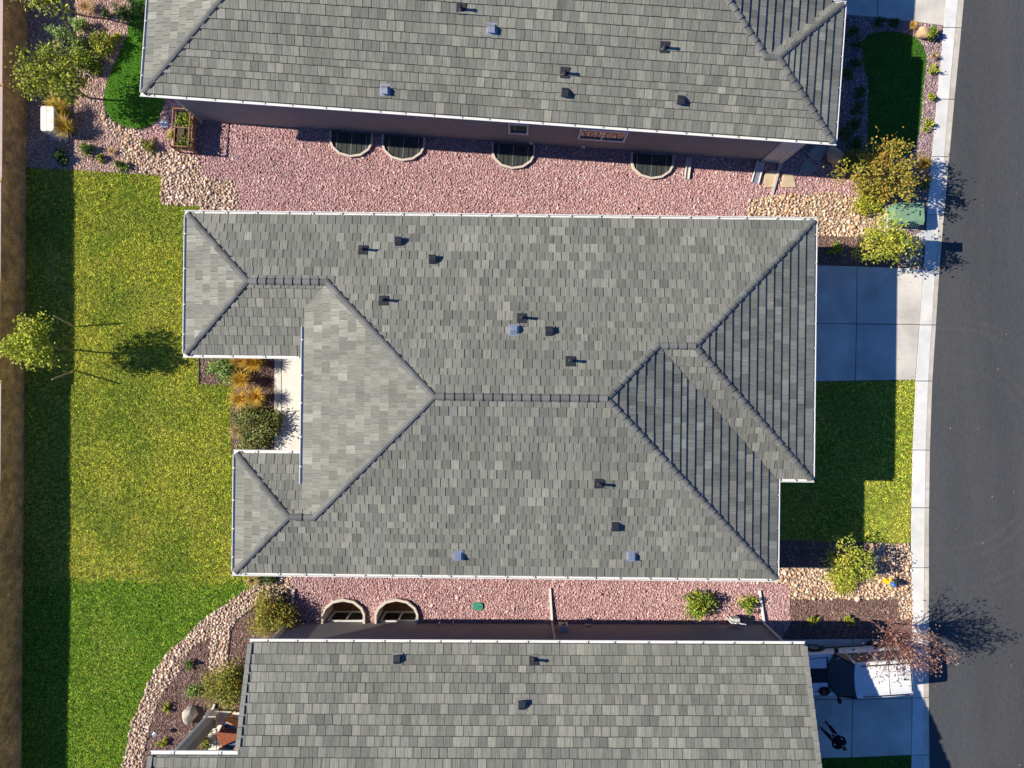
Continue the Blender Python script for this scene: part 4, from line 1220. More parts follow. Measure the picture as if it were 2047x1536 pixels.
# --- courtyard bed
shrub(447, 738, 27, .8, GREEN + SAGE, 'green leafy shrub next to the lawn in the courtyard bed', leaf=.055)
ornamental(488, 724, 22, .9, BRONZE, 'bronze grass clump under the upper wing gutter', lean=(-.15, .1), tipgold=BRONZE + GOLD)
ornamental(516, 726, 26, 1.0, BRONZE + GOLD, 'golden grass clump closest to the patio under the wing gutter', tipgold=GOLD, lean=(-.2, .1), n=340)
ornamental(492, 759, 24, .95, GOLD, 'golden grass clump at the middle of the courtyard bed', tipgold=GOLD, lean=(-.2, -.05), n=340)
ornamental(488, 798, 22, .9, GOLD, 'golden grass clump spilling over the rear lawn', tipgold=GOLD, lean=(-.2, -.05), n=300)
ornamental(518, 792, 24, .95, GOLD, 'golden grass clump just above the big grey green shrub', tipgold=GOLD, lean=(-.1, -.05), n=340)
shrub(512, 856, 46, .48, [(.13, .16, .05), (.18, .20, .06), (.09, .115, .035), (.24, .22, .09)], 'big grey green twiggy shrub between patio and rear lawn', leaf=.045, dens=1.5, elong=3.2)
ornamental(478, 862, 20, .5, TAN, 'dry tan grass at the lawn side of the big grey green shrub', n=220)

# --- mulch bed in the lower left
shrub(541, 1228, 40, 1.1, OLIVE + [(.28, .20, .04), (.30, .26, .05)], 'olive rusty bush beside the grey downspout at the wall corner', leaf=.045, dens=1.3, elong=2.4)
shrub(452, 1371, 40, 1.1, OLIVE + [(.28, .22, .04), (.22, .24, .05)], 'olive rusty bush against the rake of the lower roof', leaf=.045, dens=1.3, elong=2.4)
shrub(377, 1328, 9, .3, DARKG + GREEN, 'tiny dark green plant in the mulch by the rock border')
shrub(388, 1382, 13, .4, SAGE + GREEN, 'small grey green shrub above the boulder')
shrub(333, 1415, 9, .25, LIME, 'round lime ground plant left of the boulder')
shrub(325, 1486, 9, .25, LIME, 'round lime ground plant above the lower left gutter')
shrub(408, 1482, 14, .5, OLIVE, 'olive shrub in the mulch between column and lower gutter')
ornamental(507, 1160, 17, .35, OLIVE, 'dry olive tuft at the lawn corner under the lower wing', n=180, tipgold=TAN)
shrub(540, 1158, 12, .4, DARKG, 'dark plant at the foot of the lower wing wall')

# --- side yard below the middle house
shrub(1397, 1208, 27, .8, LIME + GREEN, 'bright green shrub on pink gravel at the lower house wall', leaf=.06)
shrub(1495, 1209, 17, .5, GREEN + LIME, 'small green shrub beside the white downspout extension', leaf=.05)

# --- street side, lower part
tree(1692, 1122, (1680, 1140), (.95, .85, .55), 1.25, LIME + YGREEN, 'small lime green tree half in shade above the river rock', .5, leaf=.06, ncl=90, per=22, spread=.16, bark='red_twig', r0=.03)
shrub(1690, 1160, 34, .25, YGREEN + LIME, 'low yellow green ground cover plant on the river rock', name='ground_cover', leaf=.04, ry=26, cat='ground cover')
tree(1812, 1292, (1737, 1240), (1.4, 1.25, .95), 2.75, MAROON, 'sparse maroon leaved tree over the sidewalk and the white vehicle', 1.3, leaf=.055, ncl=140, per=9, spread=.11, bark='red_twig', nb=110, r0=.04,
     extra=[(*G(1880, 1300, 3)[:2], 3.0), (*G(1890, 1310, 2.9)[:2], 2.9), (*G(1850, 1335, 2.7)[:2], 2.7), (*G(1760, 1255, 2.6)[:2], 2.6), (*G(1870, 1275, 3)[:2], 3.0), (*G(1835, 1345, 2.6)[:2], 2.6)])
shrub(1623, 1242, 11, .3, OLIVE + LIME, 'small olive plant in the mulch nearer the lower house')
shrub(1699, 1241, 10, .3, OLIVE + LIME, 'small olive plant in the mulch nearer the maroon tree')

# --- street side, upper part
for i, (x, y, r_, lab) in enumerate([
        (1757, 46, 10, 'dark shrub under the upper driveway, the one nearer the house'), (1786, 48, 10, 'dark shrub under the upper driveway, the one nearer the street'),
        (1705, 66, 11, 'dark shrub by the upper right roof corner'), (1714, 88, 10, 'dark shrub at the upper left tip of the shaded lawn'),
        (1713, 127, 10, 'dark shrub at the narrow left side of the shaded lawn'), (1694, 150, 11, 'dark green shrub tucked against the upper house gutter'),
        (1719, 185, 11, 'dark shrub at the middle of the shaded lawn edge'), (1714, 217, 11, 'dark shrub below the middle one along the shaded lawn'),
        (1709, 247, 11, 'dark shrub second from last along the shaded lawn'), (1690, 268, 12, 'dark green shrub beside the lower right roof corner'), (1712, 288, 13, 'dark shrub just above the amber tree')]):
    shrub(x, y, r_, .4, DARKG, lab, group='shrubs in the shaded gravel bed')
shrub(1862, 69, 15, .55, GREEN + LIME, 'clipped green ball shrub next to the sandstone boulder', leaf=.035, dens=1.6, spread=.13)
ornamental(1823, 53, 11, .4, GOLD + TAN, 'golden tuft at the sidewalk end of the upper driveway', n=150)
ornamental(1866, 114, 10, .35, TAN, 'tan dry tuft between ball shrub and lime plants', n=130)
for (x, y, r_, lab) in ((1865, 140, 9, 'uppermost lime plant along the sidewalk strip'), (1862, 193, 10, 'middle lime plant along the sidewalk strip'), (1856, 249, 10, 'lowest lime plant along the sidewalk strip')):
    shrub(x, y, r_, .3, LIME, lab, group='lime plants along the sidewalk')
tree(1766, 342, (1712, 372), (1.4, 1.0, .8), 1.8, AMBER, 'amber autumn tree between the shaded lawn and the river rock', .6, leaf=.07, ncl=150, per=20, spread=.13, r0=.045, nb=50,
     extra=[(*G(1745, 283, 2.3)[:2], 2.3), (*G(1790, 280, 2.4)[:2], 2.4), (*G(1812, 295, 2.3)[:2], 2.3), (*G(1670, 345, 1.6)[:2], 1.6), (*G(1690, 352, 1.5)[:2], 1.5), (*G(1682, 340, 1.7)[:2], 1.7)])
shrub(1712, 322, 28, .7, [(.15, .14, .03), (.11, .11, .025), (.19, .16, .035)], 'shaded olive shrub behind the amber tree', leaf=.055)
shrub(1755, 378, 42, .9, YGREEN + AMBER, 'yellow green shrub under the lower side of the amber tree', leaf=.055, ry=22)
ornamental(1842, 332, 21, .8, BRONZE, 'golden grass clump beside the sidewalk right of the amber tree', tipgold=GOLD, lean=(-.1, .1))
shrub(1848, 366, 13, .6, AMBER + OLIVE, 'small amber shrub by the sidewalk under the golden grass', leaf=.05)
shrub(1732, 408, 30, .55, YGREEN + LIME, 'yellow green shrub on river rock between the two street trees', leaf=.05, ry=22)
tree(1770, 482, (1726, 500), (1.0, .8, .8), 1.75, YGREEN + LIME, 'yellow green tree beside the green utility box and driveway', .5, leaf=.065, ncl=130, per=22, spread=.15, r0=.045,
     extra=[(*G(1745, 505, 1.8)[:2], 1.8), (*G(1760, 440, 2.2)[:2], 2.2)])
shrub(1672, 497, 12, .35, LIME + GREEN, 'small green plant in the dark mulch by the middle driveway')
# ================================================================== fittings and objects
# ------------------------------------------------------------------ window wells
def ring_mesh(mb, outer, inner, z0, z1, m=0):
    """open-ended wall between two polylines, with a top"""
    n = len(outer)
    o0 = [mb.vert((*p, z0)) for p in outer]; o1 = [mb.vert((*p, z1)) for p in outer]
    i0 = [mb.vert((*p, z0)) for p in inner]; i1 = [mb.vert((*p, z1)) for p in inner]
    for k in range(n - 1):
        mb.face((o0[k], o0[k + 1], o1[k + 1], o1[k]), m); mb.face((i0[k + 1], i0[k], i1[k], i1[k + 1]), m); mb.face((o1[k], o1[k + 1], i1[k + 1], i1[k]), m)
    mb.face((o0[0], o1[0], i1[0], i0[0]), m); mb.face((o0[-1], i0[-1], i1[-1], o1[-1]), m)
def rotpts(pts, c, a):
    return [(c[0] + (x - c[0]) * math.cos(a) - (y - c[1]) * math.sin(a), c[1] + (x - c[0]) * math.sin(a) + (y - c[1]) * math.cos(a)) for x, y in pts]
for (x, y), lab, shelf in zip(LOWER_WELLS, ('open window well nearer the lawn side with a white ledge inside', 'open window well nearer the green valve lid'), (1, 0)):
    t = thing('window_well', lab, 'window well', G(x, y), 'open window wells')
    inn = gpoly(well_outline(x, y, -1, 39.5, 47)); out = gpoly(well_outline(x, y, -1, 43.5, 52))
    mb = MB(); ring_mesh(mb, out, inn, -.1, .17); mb.build('rim', 'well_tan', t)
    mb = MB(); lin = gpoly(well_outline(x, y, -1, 40.2, 47.8)); ring_mesh(mb, lin, inn, -1.6, -.1); mb.build('liner', 'well_tan', t)
    mb = MB(); mb.poly([(*p, -1.5) for p in inn]); mb.build('floor', 'well_floor', t)
    if shelf: mb = MB(); c = G(x - 3, y - 40); mb.box((c.x, c.y, -.25), (1.0, .06, .04)); mb.build('ledge', 'trim_white', t)
    mb = MB(); c = G(x + 16, y - 26); mb.tube([(c.x, c.y, -1.5), (c.x, c.y, -1.42)], [.06, .05], 8); mb.build('drain', 'plastic_cream', t)
for x, _ in LOWER_WELLS:
    ua, ub = h3.L(x - 33, 1247, 0)[0], h3.L(x + 36, 1247, 0)[0]
    wall_window(h3, ua, ub, vw3, 1, -1.3, -.12)
for i, (x, lab) in enumerate(((704, 'covered window well at the lawn end of the row'), (808, 'covered window well second from the lawn end'), (1027, 'covered window well under the small wall window'), (1304, 'covered window well at the street end of the row'))):
    y = 242 + (x - 404) * .0728 + 3
    t = thing('window_well', lab, 'window well', G(x, y), 'covered window wells')
    def wl(w, d): return gpoly(rotpts(well_outline(x, y, 1, w, d), (x, y), .0705))
    out, inn = wl(43, 50), wl(39.5, 46)
    mb = MB(); ring_mesh(mb, out, inn, -.1, .16); mb.build('rim', 'well_tan', t)
    mb = MB(); mb.prism(wl(39, 45.5), .06, .085); cov = mb.build('cover', 'well_cover', t)
    for k in range(1, 8):
        u = -39 + 78 * k / 8
        a = rotpts([(x + u, y + 1)], (x, y), .0705)[0]; b = rotpts([(x + u, y + 45 * (0.32 + .68 * math.sqrt(max(0, 1 - (u / 39) ** 2))) - 3)], (x, y), .0705)[0]
        mb = MB(); mb.beam(G(*a, .093), G(*b, .093), .022, .018); mb.build('rib', 'galvanised' if k % 3 == 1 else 'well_cover', cov)

# ------------------------------------------------------------------ downspouts
def downspout(h, p, zt, ext=None, mt='downspout_tan', w=.085, mt2=None):
    d = bpy.data.objects.new('downspout', None); C.objects.link(d); attach(d, h.root)
    p = Vector((p[0], p[1], 0))
    mb = MB(); mb.beam((p.x, p.y, .12), (p.x, p.y, zt), w, w * 1.1); mb.build('pipe', mt, d)
    if ext:
        q = G(*ext, .05); mb = MB(); mb.beam((p.x, p.y, .14), (q.x, q.y, .05), w * 1.1, .08); mb.build('extension', mt2 or mt, d)
q = h2.W(ub2 + .03, vw2 - .07, 0); downspout(h2, q, 3.45, (1543, 391))
q = h3.W(ua3 - .04, vw3 + .06, 0); downspout(h3, q, 3.45, (588, 1178))
q = h3.W(ub3 + .02, vw3 + .06, 0); downspout(h3, q, 3.45, (1518, 1180), mt2='gutter_white')
q = h3.W(h3.L(1103, 1243, 0)[0], vw3 + .06, 0); downspout(h3, q, 3.45, (1099, 1176), mt2='gutter_white')
q = G(427, 1417); downspout(h3, (q.x, q.y), 4.6, (429, 1408), mt='gutter_white', w=.07)
q = h2.W(ua2 - .03, vw2 + .03, 0); downspout(h2, q, 3.45, (404, 247))

def trough(a, b, label, inner='galvanised', w=.24, zt=.16):
    A = G(*a); B = G(*b); A.z = zt; B.z = .05
    t = thing('splash_trough', label, 'splash trough', (B.x, B.y, 0))
    d = (B - A).normalized(); s = Vector((0, 0, 1)).cross(d).normalized()
    mb = MB(); mb.beam(A, B, w, .02); mb.build('pan', inner, t)
    for k in (-1, 1):
        mb = MB(); mb.beam(A + s * k * w / 2 + Vector((0, 0, .03)), B + s * k * w / 2 + Vector((0, 0, .03)), .03, .08); mb.build('side', 'gutter_white', t)
trough((1518, 326), (1508, 367), 'white open splash trough beside the flagstones', w=.30)
trough((1376, 318), (1372, 359), 'narrow tan splash trough right of the street end window well', 'downspout_tan', w=.17)

# wall fittings on the lower house
def on_wall(h, px, z): return h.L(px, 1250, z)[0]
u = on_wall(h3, 1126, .7)
m_ = plate(h3, u, vw3, 1, .75, .38, .55, 'downspout_tan', 'meter_box', .22)
mb = MB(); c = h3.W(u, vw3 + .24, .85); mb.tube([c - h3.D(0, .05), c + h3.D(0, .08)], [.09, .08], 12); mb.build('meter_dial', 'dark_metal', m_)
mb = MB(); c = h3.W(u + .05, vw3 + .05, 0); mb.beam((c.x, c.y, 0), (c.x, c.y, .5), .05, .05); mb.build('conduit', 'downspout_tan', m_)
plate(h3, on_wall(h3, 1175, .3), vw3, 1, .30, .2, .16, 'galvanised')
plate(h3, on_wall(h3, 878, .3), vw3, 1, .28, .07, .22, 'downspout_tan', 'wall_tap', .1); plate(h3, on_wall(h3, 906, .2), vw3, 1, .2, .06, .12, 'downspout_tan', 'wall_tap', .1)
u = on_wall(h3, 1466, .3)
gm = plate(h3, u, vw3 + .18, 1, .45, .34, .36, 'mailbox_grey', 'gas_meter', .26)
mb = MB(); mb.tube([h3.W(u - .22, vw3 + .3, 0), h3.W(u - .22, vw3 + .3, .75), h3.W(u - .05, vw3 + .3, .78), h3.W(u + .1, vw3 + .3, .6)], .028, 8)
mb.tube([h3.W(u + .12, vw3 + .3, .6), h3.W(u + .14, vw3 + .3, .85), h3.W(u + .34, vw3 + .28, .85), h3.W(u + .34, vw3 - .02, .85)], .028, 8); mb.build('pipework', 'gutter_white', gm)

# ------------------------------------------------------------------ stones
def rock(px, py, w, d, h, mt, label, name='boulder', seed=0, rot=0.0):
    r = np.random.default_rng(seed); b = foot(px, py, h * .5)
    V, T = stone_template(3)
    V = V.copy(); n0 = V / np.linalg.norm(V, axis=1)[:, None]
    f = np.ones(len(V))
    for _ in range(10):
        ax = r.normal(0, 1, 3); ax /= np.linalg.norm(ax); lim = r.uniform(.5, .74); k = n0 @ ax
        f = np.where(k > 1e-3, np.minimum(f, lim / np.maximum(k, 1e-3)), f)
    V = n0 * f[:, None] * np.array([w / 2, d / 2, h * .62]) * 1.55; V[:, 2] += h * .36
    c, s_ = math.cos(rot), math.sin(rot); x = V[:, 0] * c - V[:, 1] * s_; y = V[:, 0] * s_ + V[:, 1] * c
    V = np.stack([x + b.x, y + b.y, V[:, 2]], 1)
    o = npmesh(name, V, T, np.ones((len(V), 3)), mt); tag(o, label, 'boulder')
rock(380, 1428, .42, .62, .42, 'boulder', 'pale boulder in the mulch bed above the patio column', seed=3)
rock(1843, 66, .40, .52, .35, 'sandstone', 'sandstone boulder next to the clipped ball shrub', seed=5, rot=.4)
rock(1668, 309, .62, .66, .45, 'sandstone', 'sandstone boulder in shade beside the flagstones', seed=8)
def slabstone(pts, z, mt, label, name='stepping_stone'):
    mb = MB(); mb.prism(gpoly(pts), -.05, z, bevel=.012); tag(mb.build(name, mt), label, 'paving stone')
slabstone([(321, 243), (330, 240), (337, 242), (337, 256), (330, 257), (320, 255)], .07, 'stone_white', 'white stepping stone between the small lawn and the planter')
slabstone([(1527, 352), (1533, 344), (1546, 342), (1556, 346), (1559, 360), (1548, 375), (1528, 376)], .07, 'flagstone', 'half lit tan flagstone touching the downspout extension')
slabstone([(1566, 347), (1582, 347), (1587, 357), (1590, 375), (1560, 376)], .07, 'flagstone', 'half lit tan flagstone right of the downspout extension')
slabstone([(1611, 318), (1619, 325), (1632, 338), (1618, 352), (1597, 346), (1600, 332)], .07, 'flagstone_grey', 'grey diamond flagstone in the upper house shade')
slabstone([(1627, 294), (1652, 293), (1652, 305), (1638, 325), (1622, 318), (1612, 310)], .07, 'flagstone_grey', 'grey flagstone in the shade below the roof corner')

# ------------------------------------------------------------------ utility boxes
def soft_box(mb, c, size, r, m=0, taper=1.0, rot=0.0):
    """box with rounded vertical edges and a softened top"""
    x, y, z = size[0] / 2, size[1] / 2, size[2]
    def ringp(k, rr):
        P = []
        for sx, sy, a0 in ((1, 1, 0), (-1, 1, 90), (-1, -1, 180), (1, -1, 270)):
            for j in range(4):
                a = math.radians(a0 + 30 * j); px_ = sx * (x * k - rr) + rr * math.cos(a); py_ = sy * (y * k - rr) + rr * math.sin(a)
                P.append((px_ * math.cos(rot) - py_ * math.sin(rot), px_ * math.sin(rot) + py_ * math.cos(rot)))
        return P
    levels = [(0, 1.0), (z - r * .6, taper), (z - r * .2, taper * .985), (z, taper * .95)]
    R = [[mb.vert((c[0] + px_, c[1] + py_, c[2] + zz)) for px_, py_ in ringp(k, r)] for zz, k in levels]
    for a, b in zip(R, R[1:]):
        for i in range(len(a)): mb.face((a[i], a[(i + 1) % len(a)], b[(i + 1) % len(a)], b[i]), m)
    mb.face(R[-1], m); mb.face(R[0][::-1], m)
b = foot(94, 237, .85)
t = thing('utility_cabinet', 'white rounded utility cabinet beside the golden tipped grasses', 'utility box', b)
mb = MB(); soft_box(mb, (b.x, b.y, 0), (.57, 1.05, .85), .09); mb.build('cover', 'plastic_cream', t, smooth=False)
mb = MB(); mb.box((b.x, b.y, .02), (.78, 1.28, .06)); mb.build('pad', 'concrete_pan', t)

b = foot(1819, 427, .72)
t = thing('transformer_box', 'green metal electrical transformer box by the sidewalk', 'utility box', b)
mb = MB(); mb.box((b.x, b.y, .04), (1.42, 1.12, .08)); mb.build('pad', 'concrete_pan', t)
mb = MB(); mb.box((b.x, b.y, .36), (1.16, .90, .60)); mb.build('cabinet', 'transformer_green', t)
mb = MB(); pr = [(-.46, .655), (-.46, .70), (.30, .745), (.46, .66), (.46, .63)]
A = [mb.vert((b.x - .60, b.y - o, z)) for o, z in pr]; B = [mb.vert((b.x + .60, b.y - o, z)) for o, z in pr]
for i in range(len(pr)): mb.face((A[i], A[(i + 1) % 5], B[(i + 1) % 5], B[i]))
mb.face(A); mb.face(B[::-1]); mb.build('lid', 'transformer_green', t)
mb = MB(); mb.beam((b.x, b.y - .457, .1), (b.x, b.y - .457, .62), .02, .02); mb.build('door_seam', 'dark_metal', t)
mb = MB(); mb.box((b.x + .08, b.y - .465, .4), (.05, .04, .14)); mb.build('handle', 'galvanised', t)

b = G(1813, 486)
t = thing('cluster_mailbox', 'grey pedestal mailbox between the utility box and the driveway', 'mailbox', b)
mb = MB(); mb.tube([(b.x, b.y, 0), (b.x, b.y, .75)], [.07, .06], 12); mb.tube([(b.x, b.y, 0), (b.x, b.y, .03)], [.17, .16], 14); mb.build('pedestal', 'mailbox_grey', t)
mb = MB(); mb.box((b.x, b.y, 1.10), (.42, .34, .78)); bx = mb.build('box', 'mailbox_grey', t)
mb = MB(); mb.box((b.x, b.y, 1.51), (.48, .40, .04)); mb.build('cap', 'mailbox_grey', t)
for j in range(4):
    mb = MB(); mb.box((b.x + .216, b.y, .81 + .19 * j), (.012, .30, .17)); mb.build('door', 'galvanised', bx)

b = G(1770, 1161)
t = thing('fire_hydrant', 'yellow fire hydrant with a blue bonnet on the river rock', 'fire hydrant', b)
mb = MB(); mb.tube([(b.x, b.y, -.05), (b.x, b.y, .04), (b.x, b.y, .041), (b.x, b.y, .10), (b.x, b.y, .101), (b.x, b.y, .50), (b.x, b.y, .501), (b.x, b.y, .56)], [.16, .16, .12, .12, .10, .10, .145, .145], 16); mb.build('barrel', 'hydrant_yellow', t, smooth=False)
mb = MB(); mb.tube([(b.x, b.y, .56), (b.x, b.y, .62), (b.x, b.y, .68), (b.x, b.y, .71), (b.x, b.y, .711), (b.x, b.y, .77)], [.125, .12, .085, .05, .03, .028], 16); mb.build('bonnet', 'hydrant_blue', t)
for dx, dy, r_ in ((.17, 0, .075), (0, .17, .055), (0, -.17, .055)):
    mb = MB(); a = Vector((b.x, b.y, .40)); d = Vector((dx, dy, 0)); mb.tube([a + d * .5, a + d * 1.15, a + d * 1.16, a + d * 1.4], [r_, r_, r_ * 1.25, r_ * 1.2], 10); mb.build('outlet', 'hydrant_yellow', t)

b = G(955, 1212)
t = thing('valve_box', 'green irrigation valve lid lying in the pink gravel', 'valve box', b)
mb = MB(); soft_box(mb, (b.x, b.y, -.05), (.46, .32, .13), .12); mb.build('lid', 'valve_green', t)
mb = MB(); mb.box((b.x + .1, b.y, .085), (.10, .03, .012)); mb.build('grip', 'dark_metal', t)

b = G(320, 1458)
t = thing('garden_light', 'little blue grey stake light in the mulch bed near the lime plants', 'garden light', b)
mb = MB(); mb.tube([(b.x, b.y, -.03), (b.x, b.y, .38)], .012, 6); mb.build('stake', 'dark_metal', t)
mb = MB(); mb.tube([(b.x, b.y, .36), (b.x, b.y, .40), (b.x, b.y, .47), (b.x, b.y, .48)], [.02, .09, .10, .06], 10); mb.build('head', 'galvanised', t)

# ------------------------------------------------------------------ raised planter
c = foot(366, 259, .7)
t = thing('raised_planter', 'raised cedar planter with open rails beside the upper house corner', 'planter', c)
hw, hd = .36, .78; rz = -.07
def pl(x, y): return (c.x + x * math.cos(rz) - y * math.sin(rz), c.y + x * math.sin(rz) + y * math.cos(rz))
for sx in (-1, 1):
    for sy in (-1, 1):
        x, y = pl(sx * hw, sy * hd); mb = MB(); mb.box((x, y, .47), (.07, .07, .96), rz); mb.build('leg', 'cedar', t)
for zb in (.40, .545):
    for sx in (-1, 1): mb = MB(); x, y = pl(sx * hw, 0); mb.box((x, y, zb + .07), (.03, hd * 2, .135), rz); mb.build('plank', 'cedar', t)
    for sy in (-1, 1): mb = MB(); x, y = pl(0, sy * hd); mb.box((x, y, zb + .07), (hw * 2, .03, .135), rz); mb.build('plank', 'cedar', t)
for sx in (-1, 1): mb = MB(); x, y = pl(sx * hw, 0); mb.box((x, y, .93), (.04, hd * 2 + .07, .04), rz); mb.build('rail', 'cedar', t)
for sy in (-1, 0, 1): mb = MB(); x, y = pl(0, sy * hd); mb.box((x, y, .925), (hw * 2, .035, .035), rz); mb.build('rail', 'cedar', t)
mb = MB(); x, y = pl(0, 0); mb.box((x, y, .52), (hw * 2 - .04, hd * 2 - .04, .22), rz); mb.build('soil', 'planter_soil', t)
def herbs(x0, y0, rx, ry, z, n, palette, label):
    p = pl(x0, y0); t2 = thing('herb_plant', label, 'plant', (p[0], p[1], z - .06))
    P = rng.normal(0, .5, (n, 3)) * np.array([rx, ry, .09]) + np.array([p[0], p[1], z + .05])
    o = P - np.array([p[0], p[1], z]); o /= np.linalg.norm(o, axis=1)[:, None] + 1e-9
    leaves_mesh('foliage', P, o, .06, np.array(palette)[rng.choice(len(palette), n)], t2)
    mb = MB(); [bough(mb, (p[0], p[1], z - .05), P[k], .007, .003) for k in range(8)]; mb.build('stems', 'bark', t2)
herbs(0, .42, .32, .36, .66, 260, LIME + GREEN, 'bright green herbs in the upper half of the raised planter')
herbs(.05, -.55, .32, .26, .66, 200, OLIVE + GREEN, 'olive herbs in the lower end of the raised planter')
shrub(343, 272, 8, .35, LIME, 'lime plant at the foot of the raised planter')

# ------------------------------------------------------------------ patio furniture under the lower rear roof
def chair(px, py, rot, label):
    b = foot(px, py, .5); t = thing('patio_chair', label, 'chair', b, 'wooden patio chairs')
    def P(x, y): return (b.x + x * math.cos(rot) - y * math.sin(rot), b.y + x * math.sin(rot) + y * math.cos(rot))
    for sx in (-1, 1):
        for sy in (-1, 1):
            x, y = P(sx * .28, sy * .28); mb = MB(); mb.box((x, y, .32 if sy < 0 else .45), (.06, .06, .64 if sy < 0 else .90), rot); mb.build('leg', 'orange_wood', t)
        x, y = P(sx * .28, 0); mb = MB(); mb.box((x, y, .655), (.10, .66, .03), rot); mb.build('armrest', 'orange_wood', t)
    x, y = P(0, 0); mb = MB(); mb.box((x, y, .38), (.56, .58, .05), rot); mb.build('seat', 'orange_wood', t)
    mb = MB(); soft_box(mb, (x, y, .405), (.50, .52, .11), .06, rot=rot); mb.build('seat_cushion', 'cushion_blue', t)
    x, y = P(0, .27); mb = MB(); mb.box((x, y, .70), (.54, .05, .42), rot); mb.build('backrest', 'orange_wood', t)
    x, y = P(0, .20); mb = MB(); mb.box((x, y, .70), (.48, .09, .38), rot); mb.build('back_cushion', 'cushion_blue', t)
chair(463, 1450, -.5, 'wooden chair with blue cushions on the upper side of the patio table')
chair(461, 1488, 2.6, 'wooden chair with blue cushions on the lower side of the patio table')
b = foot(457, 1470, .72)
t = thing('patio_table', 'rust brown wooden patio table between two blue cushioned chairs', 'table', b)
R_ = .42
for k in range(5):
    o = (k - 2) * .125; mb = MB(); cx_, cy_ = b.x - math.sin(R_) * o, b.y + math.cos(R_) * o
    mb.box((cx_, cy_, .71), (1.0 - .05 * abs(k - 2), .118, .035), R_); mb.build('plank', 'rust_wood', t)
for sx in (-1, 1):
    for sy in (-1, 1):
        mb = MB(); x, y = sx * .36, sy * .2; mb.box((b.x + x * math.cos(R_) - y * math.sin(R_), b.y + x * math.sin(R_) + y * math.cos(R_), .36), (.06, .06, .68), R_); mb.build('leg', 'rust_wood', t)

# ------------------------------------------------------------------ vehicle
car = thing('parked_suv', 'white sport utility vehicle with roof rails parked in the shaded driveway', 'suv', (14.15, -11.97, .022))
CA = math.pi + math.radians(3.6)
def cw(x, y, z):                                 # x forward, y to the vehicle's left
    return Vector((14.15 + x * math.cos(CA) - y * math.sin(CA), -11.97 + x * math.sin(CA) + y * math.cos(CA), z + .022))
def loft(mb, secs, m=0, cap=True):
    """secs: list of (x, [(y,z) half ring from sill to centre top]); mirrored"""
    rings = []
    for x, half in secs:
        full = [(y, z) for y, z in half] + [(-y, z) for y, z in reversed(half) if y > 1e-6]
        rings.append([mb.vert(cw(x, y, z)) for y, z in full])
    n = len(rings[0])
    for a, b in zip(rings, rings[1:]):
        for i in range(n): mb.face((a[i], a[(i + 1) % n], b[(i + 1) % n], b[i]), m)
    if cap: mb.face(rings[0][::-1], m); mb.face(rings[-1], m)
def sec(x, w, sill, belt, top, crown=.03, tuck=.06):
    return (x, [(w - tuck, sill), (w - .01, sill + .15), (w, (sill + belt) / 2), (w - .02, belt - .06), (w - .07, belt), (w * .62, top - .005), (w * .30, top + crown * .7), (0, top + crown)])
mb = MB()
loft(mb, [sec(-2.16, .80, .42, .90, .93), sec(-2.12, .87, .33, .98, 1.02), sec(-1.95, .915, .28, 1.01, 1.05), sec(-1.0, .925, .26, 1.01, 1.05), sec(.2, .925, .26, 1.00, 1.04), sec(.95, .92, .26, .99, 1.03),
          sec(1.35, .915, .27, .96, 1.00), sec(1.80, .89, .30, .92, .955), sec(2.06, .84, .33, .86, .89), sec(2.18, .76, .40, .76, .79), sec(2.21, .70, .45, .68, .70)])
body = mb.build('body', 'car_paint', car, smooth=True)
md = body.modifiers.new('edge', 'EDGE_SPLIT'); md.split_angle = math.radians(38)
# cabin: pillars and roof in paint
def cab(x, w0, z0, w1, z1, c=.03): return (x, [(w0, z0), (w0 * .55 + w1 * .45, z0 * .5 + z1 * .5), (w1 + .02, z1 - .05), (w1 - .05, z1), (w1 * .5, z1 + c * .8), (0, z1 + c)])
mb = MB()
loft(mb, [cab(-2.08, .84, 1.0, .66, 1.66, .01), cab(-1.98, .85, 1.0, .68, 1.75, .025), cab(-1.0, .86, 1.0, .70, 1.78), cab(.1, .86, 1.0, .69, 1.765), cab(.34, .86, 1.0, .66, 1.72, .03)])
rf = mb.build('cabin', 'car_paint', car, smooth=True); md = rf.modifiers.new('edge', 'EDGE_SPLIT'); md.split_angle = math.radians(32)
